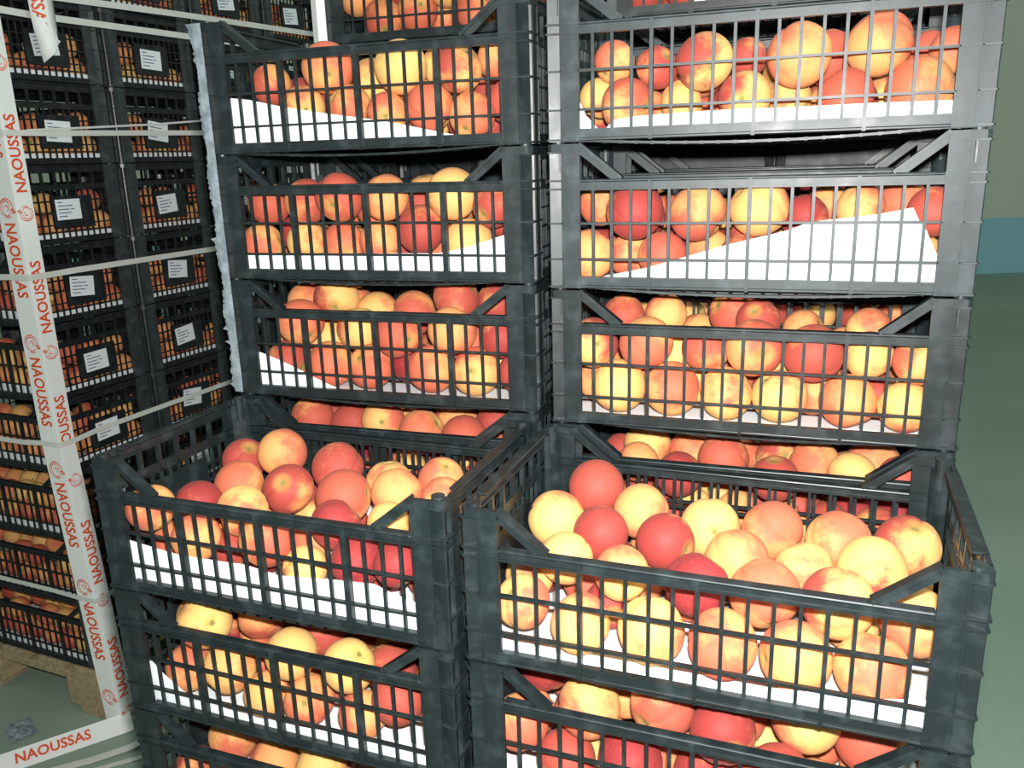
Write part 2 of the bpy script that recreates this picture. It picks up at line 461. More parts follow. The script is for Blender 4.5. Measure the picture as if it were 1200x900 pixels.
# a last end-on row, added with closed walls to keep the gaps dark
ORD9 = ['first', 'second', 'third', 'fourth', 'fifth', 'sixth', 'seventh', 'eighth', 'ninth']
for s, x0, nm in (('RB', D - 0.04, 'right pallet, left column'), ('RB', 2 * D - 0.035, 'right pallet, right column'), ('LB', D - 0.102, 'left pallet, left column'), ('LB', 2 * D - 0.098, 'left pallet, right column')):
    for k in range(9):
        make_crate(KIT_S, 'added end-on dark crate at very back, %s, %s from top' % (nm, ORD9[k]), 'added end-on crates of the last row', stack_matrix(s, 3 - k) @ Matrix.Translation((x0, 2 * D + 0.052, 0)) @ Matrix.Rotation(math.pi / 2, 4, 'Z'))

# ---------------------------------------------------------------- the strapped stack of crates further back
FAR_COLS, FAR_LEVELS = 4, 11
LVL = ['bottom', 'second', 'third', 'fourth', 'fifth', 'sixth', 'seventh', 'eighth', 'ninth', 'tenth', 'eleventh']
COLN = ['column at the white corner board', 'second column from the corner board', 'third column from the corner board', 'farthest column']
def far_matrix(col, lv):
    o = FAR_C + dE * (col * FAR_PITCH + D) + Vector((0, 0, lv * H))
    M = Matrix(((dL.x, -dE.x, 0, o.x), (dL.y, -dE.y, 0, o.y), (0, 0, 1, o.z), (0, 0, 0, 1)))
    return M
for c in range(FAR_COLS):
    for lv in range(FAR_LEVELS):
        make_crate(KIT_F, 'dark strapped crate with white label, %s level, %s' % (LVL[lv], COLN[c]), 'dark crates of the strapped stack', far_matrix(c, lv), with_label=c * 20 + lv)

# ---------------------------------------------------------------- pallets
def pallet(matrix, L, Wd, label):
    root = link('wooden_pallet', None); root.matrix_world = matrix; tag(root, label, 'pallet', 'wooden pallets')
    n = 7
    for i in range(n):
        bm = bmesh.new(); w = 0.1; y = (Wd - w) * i / (n - 1)
        cham(bm, 0, L, y, y + w, -0.022, 0, 0.002); link('deck_board', to_mesh(bm, 'deck_board', M_WOOD), root)
    for x in (0, (L - 0.1) / 2, L - 0.1):
        bm = bmesh.new(); cham(bm, x, x + 0.1, 0, Wd, -0.044, -0.0222, 0.002); link('cross_board', to_mesh(bm, 'cross_board', M_WOOD), root)
        for y in (0, (Wd - 0.14) / 2, Wd - 0.14):
            bm = bmesh.new(); cham(bm, x, x + 0.1, y, y + 0.14, -0.122, -0.0442, 0.002); link('block', to_mesh(bm, 'block', M_WOOD), root)
    for y in (0, (Wd - 0.1) / 2, Wd - 0.1):
        bm = bmesh.new(); cham(bm, 0, L, y, y + 0.1, -0.144, -0.1222, 0.002); link('bottom_board', to_mesh(bm, 'bottom_board', M_WOOD), root)
# long edge runs along the labelled crate ends
o = FAR_C - dL * 0.01 - dE * 0.01
pallet(Matrix(((-dE.x * -1, dL.x, 0, o.x), (dE.y, dL.y, 0, o.y), (0, 0, 1, o.z), (0, 0, 0, 1))), 1.28, 0.95, 'rough wooden pallet on the floor under the dark strapped crates')
x, y, a = STACK['RF']
for s, lab in (('RF', 'wooden pallet under the right crate stacks'), ('LF', 'wooden pallet under the left crate stacks')):
    x, y, a = STACK[s]
    M = Matrix.Translation((x, y, DECK)) @ Matrix.Rotation(a + math.pi / 2, 4, 'Z') @ Matrix.Translation((-0.005, -W / 2 - 0.0, 0))
    if s == 'LF': M = Matrix.Translation((x, y, DECK)) @ Matrix.Rotation(a + math.pi / 2, 4, 'Z') @ Matrix.Translation((-0.005, -W / 2 + 0.0, 0))
    pallet(M, 1.14, 0.5, lab)

# ---------------------------------------------------------------- baked peach positions (crate-local, 0.1 mm)
PEACHES = [
('RF',-1,[(520,406,574,311,'OY',0,0),(392,1011,573,292,'Y',0,1),(1184,437,402,342,'Y',0,2),(1358,1023,345,285,'P',0,3),(1962,463,448,368,'Y',0,4),(2709,461,427,366,'O',0,5),(3438,459,424,364,'O',0,6),(4151,456,421,361,'OY',0,7),(873,939,902,313,'Y',1,0),(978,1464,369,309,'RO',1,1),(1545,847,865,311,'Y',1,2),(1577,1569,375,315,'O',1,3),(2366,954,795,352,'P',1,4),(3080,954,810,375,'O',1,5),(3811,909,849,372,'PYS',1,6),(3973,1369,361,301,'OY',1,7),(4548,893,773,352,'OY',1,8),(466,1856,944,366,'Y',2,0),(1124,1550,974,336,'D',2,1),(1894,1629,930,352,'P',2,2),(2333,2250,890,375,'YS',2,3),(2721,1600,837,369,'OP',2,4),(3458,1550,857,320,'Y',2,5),(4146,1535,966,364,'YR',2,6),(4591,2522,368,308,'RO',2,7),(846,2397,1209,362,'R',3,0),(1487,2172,1047,349,'O',3,1),(3069,2251,957,375,'O',3,2),(3818,2203,934,375,'OY',3,3),(4538,2150,1004,362,'YR',3,4)]),
('RF',-2,[(436,431,814,336,'O',0,0),(396,981,543,296,'O',0,1),(990,447,433,352,'R',0,2),(1365,965,369,309,'Y',0,3),(1745,470,580,375,'P',0,4),(1967,1091,365,305,'RO',0,5),(2507,802,377,317,'P',0,6),(3344,467,763,372,'R',0,7),(1227,604,1090,375,'OY',1,0),(2744,601,1118,360,'P',1,1),(3154,1558,368,308,'Y',1,2),(481,1273,1103,360,'P',2,0),(548,2077,372,312,'RO',2,1),(1532,1436,772,356,'O',2,2),(1389,2363,371,311,'P',2,3),(2050,753,1182,375,'RO',2,4),(2501,2136,365,305,'P',2,5),(2801,1297,872,375,'OY',2,6),(3104,2163,367,307,'O',2,7),(3584,962,1231,375,'YS',2,8),(3729,1759,371,311,'O',2,9),(4252,1188,947,371,'RO',2,10)]),
('RB',2,[(481,802,551,265,'Y',0,0),(400,1358,360,300,'P',0,1),(926,434,419,339,'RO',0,2),(1072,1036,359,299,'RO',0,3),(1564,764,442,281,'OY',0,4),(1635,1539,367,307,'RO',0,5),(2118,1162,345,285,'P',0,6),(2362,409,447,314,'RYS',0,7),(2689,1432,372,312,'O',0,8),(2873,896,422,272,'Y',0,9),(3342,1505,365,305,'RO',0,10),(3510,408,411,313,'RO',0,11),(3613,986,354,294,'P',0,12),(4018,1425,378,318,'Y',0,13),(4298,469,434,374,'O',0,14),(4609,1427,351,291,'P',0,15),(721,599,968,265,'O',1,0),(1263,616,871,266,'R',1,1),(1869,442,887,347,'YRS',1,2),(2307,1198,962,265,'R',1,3),(2964,482,896,375,'O',1,4),(3314,1174,896,336,'RO',1,5),(3844,633,976,375,'O',1,6),(4433,1300,896,266,'RO',1,7),(4635,747,871,265,'O',1,8)]),
('RB',1,[(437,432,397,337,'O',0,0),(864,857,349,289,'OY',0,1),(1408,424,389,329,'RO',0,2),(1955,865,376,316,'O',0,3),(2404,459,361,301,'P',0,4),(2517,1001,598,318,'RO',0,5),(2939,1343,363,303,'Y',0,6),(3185,500,389,315,'O',0,7),(3505,1533,379,319,'O',0,8),(3863,494,395,308,'O',0,9),(4326,1777,484,294,'R',0,10),(4422,735,372,312,'RO',0,11),(4603,1299,357,297,'OY',0,12),(410,1100,1010,295,'O',1,0),(1023,470,960,375,'P',1,1),(1836,470,930,375,'RO',1,2),(2593,462,988,367,'OY',1,3),(3130,907,836,293,'P',1,4),(3419,1383,937,287,'O',1,5),(3779,665,959,289,'OY',1,6),(4277,935,1007,291,'O',1,7),(4557,400,928,295,'R',1,8)]),
('RB',0,[(409,973,369,309,'O',0,0),(823,470,435,375,'Y',0,1),(1557,470,435,375,'OY',0,2),(2268,453,418,358,'Y',0,3),(2961,457,422,362,'Y',0,4),(3382,928,356,296,'O',0,5),(3790,447,412,352,'O',0,6),(4173,970,369,309,'R',0,7),(4457,420,385,325,'Y',0,8),(464,444,1036,349,'YRS',1,0),(1198,461,1057,366,'O',1,1),(1518,1045,783,321,'Y',1,2),(1689,2211,855,312,'OY',1,3),(1974,670,967,320,'RO',1,4),(2614,470,1046,375,'RO',1,5),(3345,470,1009,375,'R',1,6),(3995,582,996,311,'YR',1,7),(4553,395,987,300,'OY',1,8),(656,1600,1217,315,'RO',2,0),(1331,1279,1299,301,'OY',2,1),(2258,1608,1303,362,'RO',2,2),(2618,1074,1298,297,'R',2,3),(3218,1425,1104,291,'O',2,4),(4026,1130,1201,297,'Y',2,5)]),
('LF',-1,[(454,420,1019,325,'OY',0,0),(385,800,345,285,'O',0,1),(1168,415,685,320,'O',0,2),(1305,881,349,289,'R',0,3),(2267,445,774,350,'RO',0,4),(2838,403,514,287,'Y',0,5),(2632,965,582,330,'O',0,6),(3579,421,698,326,'P',0,7),(4166,374,776,279,'P',0,8),(4307,957,371,311,'R',0,9),(730,1000,873,328,'P',1,0),(1549,904,916,352,'Y',1,1),(3107,755,975,330,'P',1,2),(3822,850,1042,283,'OY',1,3),(3687,2010,358,298,'R',1,4),(3998,1490,370,310,'Y',1,5),(4304,2003,357,297,'O',1,6),(811,1768,867,359,'O',2,0),(440,2400,994,340,'R',2,1),(1765,1650,954,358,'R',2,2),(2847,1387,1072,371,'RO',2,3),(3446,1765,1030,354,'O',2,4),(4164,1700,1079,289,'O',2,5),(4011,2529,374,314,'Y',2,6),(1195,2350,1192,368,'O',3,0),(2252,2200,1125,375,'R',3,1),(3022,2301,923,339,'Y',3,2),(3856,2300,1068,329,'O',3,3)]),
('LF',-2,[(714,424,493,329,'OY',0,0),(1387,463,608,368,'Y',0,1),(2002,403,368,308,'OY',0,2),(2667,427,392,332,'O',0,3),(3488,409,374,314,'OS',0,4),(4017,433,724,338,'R',0,5),(1051,462,1244,367,'YS',1,0),(1424,1062,373,313,'Y',1,1),(2403,502,998,345,'Y',1,2),(3290,491,1006,347,'Y',1,3),(3589,1009,696,338,'R',1,4),(4032,1456,346,286,'OY',1,5),(4320,930,347,287,'Y',1,6),(1384,1247,1006,375,'RO',2,0),(1360,2051,360,300,'O',2,1),(2422,1234,895,343,'R',2,2),(2530,2059,350,290,'R',2,3),(3115,1973,357,297,'Y',2,4),(3714,2027,347,287,'RO',2,5),(4300,1979,371,311,'P',2,6),(1041,2544,358,298,'R',3,0),(2890,2529,373,313,'Y',3,1),(4603,2541,355,295,'OY',3,2)]),
('LB',2,[(394,389,354,294,'RO',0,0),(618,935,375,315,'R',0,1),(1385,416,625,321,'Y',0,2),(1228,940,367,307,'Y',0,3),(2146,411,615,316,'OY',0,4),(1936,907,360,300,'R',0,5),(2749,395,484,300,'O',0,6),(2528,929,361,301,'P',0,7),(3141,995,372,312,'Y',0,8),(3396,439,545,344,'O',0,9),(4031,419,409,324,'O',0,10),(4047,1458,350,290,'P',0,11),(4452,833,594,319,'RO',0,12),(4609,1433,351,291,'O',0,13),(4610,2553,350,290,'Y',0,14),(817,500,980,302,'RO',1,0),(2326,881,995,312,'Y',1,1),(3786,1681,796,293,'P',1,2),(1775,531,1170,375,'O',2,0),(2974,470,1106,375,'C',2,1),(3380,1001,1136,306,'Y',2,2),(3852,431,1034,336,'YR',2,3),(4275,858,1168,295,'O',2,4)]),
('LB',1,[(429,424,481,329,'OY',0,0),(1241,417,516,322,'Y',0,1),(1872,426,501,331,'O',0,2),(2494,409,534,314,'O',0,3),(2551,971,356,296,'P',0,4),(3136,465,705,370,'R',0,5),(3380,978,378,318,'O',0,6),(3886,458,513,363,'OY',0,7),(4051,1400,357,297,'OY',0,8),(4469,1937,349,289,'P',0,9),(486,622,1092,331,'RO',1,0),(1152,654,1122,353,'RO',1,1),(1827,463,1186,368,'RO',1,2),(2611,443,1173,348,'O',1,3),(2920,1005,1035,322,'R',1,4),(3666,470,1205,375,'OY',1,5),(4311,408,1029,313,'R',1,6),(4247,986,843,310,'R',1,7)]),
('RB',-1,[(1851,915,364,304,'Y',0,0),(2130,1444,366,306,'Y',0,1),(2464,938,372,312,'OY',0,2),(3344,1403,346,286,'R',0,3),(3674,836,370,310,'R',0,4),(3996,1345,366,306,'P',0,5),(4306,801,376,316,'RO',0,6),(4593,1342,367,307,'P',0,7),(533,2008,791,272,'R',1,0),(1009,1000,983,300,'O',1,1),(1024,1701,1029,367,'Y',1,2),(1669,500,1035,331,'P',1,3),(1719,1625,993,349,'O',1,4),(2238,1000,1137,362,'RO',1,5),(2960,500,1101,318,'R',1,6),(3926,582,1209,311,'Y',1,7),(4532,601,1231,306,'R',1,8),(2404,1811,987,345,'Y',2,0),(2993,1489,1081,344,'YRS',2,1),(3300,2200,1052,321,'OY',2,2),(3461,1017,1187,338,'O',2,3),(4242,1300,1163,362,'O',2,4)]),
('LB',0,[(669,461,438,366,'R',0,0),(1092,1061,689,375,'Y',0,1),(1428,470,435,375,'O',0,2),(2149,464,429,369,'O',0,3),(2652,922,409,349,'P',0,4),(3184,470,435,375,'O',0,5),(3911,470,435,375,'OYS',0,6),(4556,696,404,344,'R',0,7),(4607,1309,353,293,'O',0,8),(4602,2073,358,298,'P',0,9),(954,470,1104,375,'O',1,0),(1809,793,959,367,'Y',1,1),(1790,1509,1071,375,'Y',1,2),(2652,470,959,375,'RO',1,3),(2512,1394,1120,374,'RO',1,4),(3559,465,1057,370,'O',1,5),(4328,487,972,312,'P',1,6),(553,1374,1268,345,'O',2,0),(1294,1053,1397,375,'RY',2,1),(3416,1031,1463,375,'R',2,2),(3956,1460,1316,347,'R',2,3)]),
('LF',-3,[(438,496,522,338,'P',0,0),(619,1160,623,375,'OY',1,0),(1576,900,639,375,'O',1,1),(1569,1522,374,314,'Y',1,2),(2540,694,915,365,'Y',1,3),(3409,1480,375,315,'P',1,4),(470,1844,430,370,'O',2,0),(1265,2049,363,303,'Y',2,1),(1856,2114,361,301,'P',2,2),(2186,1603,378,318,'RO',2,3),(2495,2132,364,304,'RO',2,4),(3097,2041,374,314,'OY',2,5),(3711,2017,369,309,'Y',2,6),(4325,2032,374,314,'RO',3,0)]),
('LB',-1,[(1596,1418,373,313,'P',0,0),(1893,900,354,294,'RO',0,1),(2495,876,378,318,'Y',0,2),(3732,886,359,299,'R',0,3),(4044,394,352,292,'RO',0,4),(3990,1429,372,312,'P',0,5),(4387,912,380,320,'R',0,6),(3548,750,1116,363,'RO',1,0),(4321,2176,347,287,'OY',1,1),(4559,1644,365,305,'OY',1,2),(475,1285,1083,375,'RO',2,0),(529,2007,947,373,'R',2,1),(1172,1437,971,368,'R',2,2),(1865,1268,1104,375,'OYS',2,3),(2036,2000,1009,375,'RO',2,4),(2745,900,1099,375,'O',2,5),(3047,1700,1107,375,'RO',2,6),(3916,1350,1192,359,'R',2,7)]),
('MB',3,[(970,451,416,356,'RO',0,0),(1632,447,499,352,'O',0,1),(1913,1013,374,314,'OY',0,2),(2704,439,404,344,'O',0,3),(3334,408,455,313,'RO',0,4),(3926,399,364,304,'P',0,5),(4601,394,359,299,'Y',0,6),(4606,1404,354,294,'O',0,7),(460,455,847,360,'O',1,0)]),
('RM',3,[(498,437,402,342,'R',0,0)]),
]
HIDDEN = [
('LB',-1,[(378,199,36,298,'RO'),(70,92,35,291,'OY'),(220,142,36,305,'Y'),(280,144,36,298,'R'),(339,146,35,293,'Y'),(190,197,35,289,'R'),(312,93,38,319,'OY'),(341,39,36,299,'OY'),(124,193,38,318,'O'),(340,245,37,306,'Y'),(283,38,35,287,'R'),(97,141,35,288,'P'),(249,195,36,303,'P'),(41,41,37,312,'P'),(71,223,36,299,'P')]),
('RB',-1,[(431,186,35,292,'R'),(366,163,78,313,'P'),(157,39,36,299,'R'),(240,197,36,305,'P'),(328,39,36,296,'OY'),(189,226,87,334,'Y'),(276,148,38,317,'R'),(96,144,35,293,'R'),(359,208,37,311,'Y'),(306,92,35,293,'O'),(403,210,78,298,'Y'),(127,92,35,289,'R'),(182,194,35,291,'RO'),(65,93,37,306,'O'),(154,144,35,292,'OY'),(299,208,37,309,'Y'),(122,198,38,316,'OY'),(97,41,37,315,'RO')]),
('LB',1,[(79,92,60,324,'P'),(217,98,95,315,'O'),(277,164,114,362,'OY'),(414,250,38,316,'P'),(41,142,35,291,'OY'),(289,146,38,318,'Y'),(346,148,111,369,'O'),(157,141,37,306,'OY'),(141,150,104,372,'RO'),(98,143,35,288,'Y'),(281,218,78,303,'RO'),(55,199,37,311,'Y'),(221,213,80,314,'Y'),(390,196,35,288,'R'),(125,194,36,302,'RO'),(209,159,114,352,'Y'),(218,144,37,314,'Y'),(252,193,35,288,'R'),(152,248,38,316,'OY'),(70,140,107,361,'Y'),(93,245,35,291,'O')]),
('LF',-2,[(41,152,37,311,'P'),(226,93,36,304,'R'),(195,217,37,310,'OY'),(287,103,39,327,'O'),(103,154,38,319,'OY'),(40,101,93,299,'O'),(346,151,35,290,'R'),(40,93,36,299,'O'),(170,158,35,290,'OY'),(228,154,36,301,'OY'),(63,210,38,317,'Y')]),
('LF',-1,[(189,200,36,301,'Y'),(369,94,37,314,'R'),(190,89,35,292,'P'),(160,141,37,310,'R'),(221,142,36,300,'Y'),(278,151,35,292,'R'),(127,202,35,293,'RO'),(161,253,36,295,'R'),(340,253,37,309,'P'),(248,201,36,301,'R'),(94,135,38,319,'RO'),(339,148,37,310,'Y'),(309,201,37,307,'OY'),(63,213,36,301,'R')]),
('RB',0,[(378,173,83,306,'O'),(290,105,79,299,'Y'),(461,153,35,289,'Y'),(196,102,37,313,'Y'),(458,213,38,316,'O'),(229,150,35,294,'OY'),(102,111,40,340,'RO'),(42,158,38,317,'O'),(380,204,35,286,'O'),(349,150,37,306,'OY'),(42,253,38,315,'R'),(288,148,37,315,'R'),(258,201,37,314,'O'),(406,154,35,291,'RO')]),
('RB',1,[(126,179,83,297,'O'),(402,121,37,308,'P'),(199,180,78,287,'Y'),(41,142,37,313,'P'),(102,115,84,315,'P'),(217,145,37,309,'P'),(139,108,37,305,'R'),(383,202,35,294,'R'),(160,165,37,311,'OY'),(341,213,74,310,'Y'),(404,254,36,298,'O'),(246,198,37,309,'Y'),(259,158,78,308,'OY'),(41,254,37,306,'Y'),(291,248,35,290,'OY')]),
('MB',3,[(459,245,35,290,'O'),(305,94,35,287,'Y'),(429,90,38,319,'O'),(132,97,35,293,'P'),(403,256,35,286,'OY'),(41,153,37,308,'P'),(343,153,36,302,'O'),(370,96,35,287,'RO'),(221,44,84,348,'OY'),(402,145,37,309,'P'),(315,205,36,298,'RO'),(284,151,37,310,'Y'),(250,101,35,288,'R'),(346,255,36,297,'OY'),(379,203,36,302,'P'),(158,150,35,293,'OY'),(223,153,37,306,'O'),(188,201,37,310,'P'),(287,255,35,293,'P'),(128,202,36,305,'P'),(99,145,37,308,'RO'),(255,205,38,318,'P'),(100,254,36,304,'R'),(218,253,37,310,'Y'),(110,81,101,365,'R'),(158,255,36,296,'Y'),(70,204,35,289,'Y'),(437,193,49,313,'OY'),(189,163,82,301,'O'),(47,113,105,369,'R'),(129,166,85,316,'Y'),(277,114,84,310,'R')]),
('LB',0,[(428,255,35,292,'Y'),(357,109,74,357,'O'),(115,184,117,375,'O'),(245,198,37,312,'R'),(42,113,69,318,'O'),(419,167,35,287,'O'),(407,110,36,298,'Y'),(282,152,36,300,'OY'),(152,153,37,307,'RO'),(386,214,36,303,'R'),(39,176,35,286,'OY')]),
('RB',2,[(310,203,35,289,'R'),(129,203,37,308,'R'),(275,223,84,295,'OY'),(176,117,82,316,'OY'),(252,202,36,296,'Y'),(223,255,35,294,'OY'),(369,168,82,308,'O'),(430,196,36,298,'P'),(126,164,82,308,'P'),(53,207,37,307,'Y'),(281,254,36,302,'P'),(195,203,35,293,'OY'),(371,202,36,295,'R'),(94,253,37,312,'RO'),(402,253,37,314,'RO'),(460,246,36,299,'RO'),(163,252,38,319,'O'),(341,253,37,314,'R'),(300,170,80,301,'Y'),(92,159,35,294,'Y'),(221,163,64,292,'R')]),
('RM',0,[(459,112,85,307,'OY'),(342,109,82,292,'Y'),(398,114,80,285,'R'),(272,109,80,312,'R'),(366,163,86,318,'P'),(428,164,85,313,'RO'),(336,216,87,310,'RO'),(155,113,86,313,'OY'),(132,59,83,293,'OY'),(458,41,38,318,'R'),(258,177,86,292,'RO'),(62,166,84,311,'OY'),(308,155,72,292,'RO'),(129,170,85,299,'P'),(68,54,86,301,'OY'),(95,107,83,312,'R'),(459,147,37,308,'P'),(370,90,36,300,'P'),(281,39,35,292,'RO'),(372,199,37,314,'Y'),(214,101,92,315,'OY'),(309,91,38,316,'O'),(41,40,37,305,'RO'),(190,95,37,315,'O'),(222,44,35,291,'P')]),
('MB',-1,[(446,41,37,310,'OY'),(412,83,65,318,'RO'),(385,39,35,294,'OY'),(379,160,82,295,'Y'),(460,101,36,298,'OY'),(327,39,36,299,'O'),(300,145,60,290,'OY'),(126,54,83,302,'O'),(154,111,82,290,'O'),(460,160,36,304,'RO'),(361,91,35,294,'Y'),(411,253,38,317,'Y'),(202,142,70,305,'P'),(350,148,35,293,'OY'),(249,177,89,311,'P'),(85,98,77,313,'OY'),(317,197,37,313,'R'),(246,93,44,305,'R'),(304,94,35,295,'OY'),(249,150,36,300,'O'),(41,99,37,307,'RO'),(295,254,36,302,'O'),(461,219,35,295,'Y'),(127,90,36,303,'RO'),(153,38,35,290,'OY'),(194,192,37,315,'RO'),(406,136,36,303,'OY'),(379,200,38,317,'R'),(40,158,36,295,'O'),(290,222,86,317,'OY'),(253,211,38,320,'Y'),(208,253,38,315,'O')]),
('RF',-2,[(311,95,37,312,'O'),(229,159,35,293,'OY'),(374,97,37,309,'O'),(87,131,43,316,'P'),(428,151,37,308,'O'),(110,185,35,293,'RO'),(401,41,38,319,'Y'),(437,90,36,297,'OY'),(189,203,36,304,'O'),(369,236,36,297,'OY'),(431,211,37,312,'Y')]),
('MB',0,[(419,62,66,302,'P'),(365,166,80,297,'RO'),(339,85,62,312,'O'),(372,40,37,309,'Y'),(424,121,73,300,'P'),(395,216,75,292,'O'),(389,98,35,288,'OY'),(215,224,84,298,'OY'),(459,154,37,307,'P'),(304,158,64,298,'Y'),(120,56,87,319,'RO'),(257,39,36,298,'R'),(85,112,82,296,'RO'),(123,168,83,286,'Y'),(240,94,36,302,'R'),(255,182,85,302,'RO'),(150,113,85,297,'RO'),(347,136,35,291,'R'),(461,253,35,285,'RO'),(60,179,74,306,'OY'),(313,39,35,294,'R'),(458,96,35,289,'R'),(432,205,35,285,'OY'),(461,39,35,294,'RO'),(205,153,66,285,'Y'),(400,158,35,294,'P')]),
('RM',3,[(93,102,35,293,'R'),(163,151,36,298,'R'),(117,45,44,350,'RO'),(133,207,36,301,'RO'),(458,231,35,288,'OY'),(222,148,36,298,'RO'),(200,92,35,292,'R'),(282,155,35,293,'O'),(369,204,36,304,'O'),(39,117,35,294,'OY'),(98,160,36,299,'O'),(258,92,37,310,'R'),(311,206,35,291,'RO'),(340,151,37,306,'Y'),(248,201,35,290,'OY'),(178,39,35,294,'Y'),(192,200,35,290,'R'),(41,176,37,307,'P'),(283,255,35,290,'R'),(96,253,37,308,'P'),(404,253,37,310,'OY'),(341,255,35,293,'RO'),(40,236,36,300,'O'),(227,254,35,287,'R'),(168,254,37,306,'O'),(400,152,37,312,'O'),(316,98,35,286,'R'),(147,98,49,288,'Y'),(460,140,36,305,'P'),(377,90,36,298,'O'),(286,39,36,296,'P')]),
('MB',1,[(405,113,77,296,'OY'),(398,41,38,319,'RO'),(336,116,84,289,'R'),(459,40,37,309,'Y'),(373,166,85,320,'O'),(365,93,38,320,'OY'),(431,163,79,285,'RO'),(309,65,80,308,'Y'),(446,99,37,311,'Y'),(461,154,35,286,'OY'),(400,150,35,287,'P'),(40,44,36,301,'R'),(338,39,36,299,'RO'),(98,40,37,307,'RO'),(341,149,37,309,'P'),(336,254,37,307,'R')]),
('RF',-1,[(426,203,35,291,'Y'),(40,158,36,299,'P'),(223,144,35,290,'O'),(193,208,37,312,'RO'),(250,194,35,285,'P'),(122,205,36,297,'P'),(155,254,36,299,'O'),(369,189,36,303,'P'),(457,149,35,286,'Y'),(63,213,37,308,'P'),(309,192,37,314,'Y')]),
('RM',-1,[(239,101,73,320,'O'),(126,54,84,307,'O'),(424,120,81,313,'RO'),(394,96,36,302,'RO'),(343,104,61,288,'O'),(461,155,35,293,'RO'),(155,110,86,309,'R'),(40,152,36,297,'P'),(89,106,80,312,'RO'),(290,101,38,320,'P'),(189,95,38,318,'OY'),(300,152,65,286,'OY'),(403,155,37,307,'RO'),(39,249,35,287,'RO'),(401,39,35,293,'R'),(371,170,85,317,'O'),(203,161,63,287,'Y'),(41,40,37,308,'RO'),(372,205,36,299,'OY'),(99,38,35,288,'R'),(251,148,36,300,'O'),(460,213,36,299,'R'),(452,98,35,286,'Y'),(459,41,37,306,'R'),(312,202,38,316,'O'),(253,176,89,314,'OY'),(54,97,35,286,'P'),(344,224,84,303,'RO'),(281,41,37,313,'OY'),(96,144,36,297,'Y'),(346,154,35,288,'P'),(154,146,37,314,'R'),(251,208,37,307,'OY'),(342,255,35,294,'P')]),
('MB',2,[(438,64,80,293,'OY'),(461,39,35,291,'RO'),(372,166,81,294,'O'),(338,96,76,308,'P'),(401,152,35,289,'O'),(412,114,74,292,'R'),(40,40,36,302,'Y'),(292,102,38,317,'RO'),(458,230,38,320,'R'),(458,167,38,317,'O'),(97,38,35,288,'P'),(458,102,38,319,'OY'),(193,195,37,315,'RO'),(344,141,36,304,'R'),(251,148,36,300,'O'),(403,254,36,303,'P'),(262,47,35,289,'RO'),(333,220,81,309,'P'),(402,41,38,319,'R'),(126,92,35,287,'P'),(101,253,38,315,'P'),(378,95,35,286,'O'),(308,198,35,286,'OY'),(67,200,36,300,'O'),(207,39,36,295,'OY'),(163,253,37,313,'R'),(344,38,35,287,'P'),(364,200,36,296,'P'),(156,143,37,312,'O'),(182,91,35,289,'P'),(97,149,37,308,'Y'),(251,206,36,301,'RO'),(40,138,36,300,'R'),(41,253,37,309,'P'),(132,200,38,316,'O'),(222,255,35,294,'RO'),(287,253,37,310,'P'),(345,255,36,297,'O'),(70,89,36,296,'O')]),
('LB',2,[(374,96,37,308,'P'),(93,114,84,306,'P'),(160,108,79,286,'RO'),(279,150,35,290,'P'),(283,118,85,315,'RO'),(101,150,37,309,'R'),(310,200,37,311,'RO'),(403,251,37,306,'R'),(320,165,83,301,'Y'),(39,148,35,293,'Y'),(201,140,110,286,'Y'),(220,144,37,313,'O'),(160,145,36,300,'R'),(245,204,37,311,'Y'),(439,200,38,317,'Y'),(347,149,36,295,'P'),(372,202,35,289,'R'),(184,200,37,310,'O'),(342,252,38,318,'R'),(124,204,35,291,'O'),(214,254,36,299,'O'),(41,232,37,311,'R'),(280,253,37,308,'O'),(155,253,37,308,'O'),(134,171,83,314,'P'),(96,254,36,298,'R'),(251,167,82,295,'Y')]),
('RM',1,[(279,126,83,313,'P'),(318,172,88,303,'P'),(338,112,85,303,'Y'),(375,168,82,286,'R'),(39,224,81,286,'OY'),(400,106,83,295,'OY'),(426,89,35,294,'Y'),(79,112,75,297,'R'),(280,225,84,295,'RO'),(200,149,64,289,'OY'),(395,40,37,310,'Y')]),
('RM',2,[(292,253,37,309,'R'),(312,94,38,318,'R'),(128,94,38,316,'RO'),(223,255,35,292,'RO'),(371,89,35,287,'R'),(187,92,35,291,'R'),(252,88,37,305,'P'),(40,40,36,303,'Y'),(458,217,38,320,'RO'),(100,40,37,306,'P'),(460,39,36,296,'RO'),(344,39,36,298,'RO'),(158,38,35,286,'O'),(406,142,37,311,'Y'),(322,202,36,301,'R'),(103,253,38,315,'R'),(42,253,38,317,'Y'),(216,41,37,315,'P'),(69,89,35,294,'R'),(163,145,37,315,'RO'),(385,201,38,318,'R'),(402,40,36,299,'R'),(195,203,35,291,'P'),(459,99,37,309,'R'),(90,144,37,311,'R'),(135,200,37,309,'R'),(353,253,37,309,'R'),(347,141,35,292,'OY'),(219,116,77,313,'O'),(461,157,35,288,'O'),(254,206,38,320,'RO'),(164,253,37,312,'RO'),(73,201,36,301,'OY'),(412,255,35,294,'RO'),(251,146,36,300,'O'),(285,40,39,308,'O'),(39,115,73,291,'P'),(413,94,75,318,'P')]),
('LF',-3,[(250,107,37,313,'OY'),(338,40,37,309,'R'),(461,41,35,287,'P'),(310,95,37,310,'O'),(372,93,38,315,'OY'),(432,93,35,292,'OY'),(404,145,36,295,'RO')]),
]
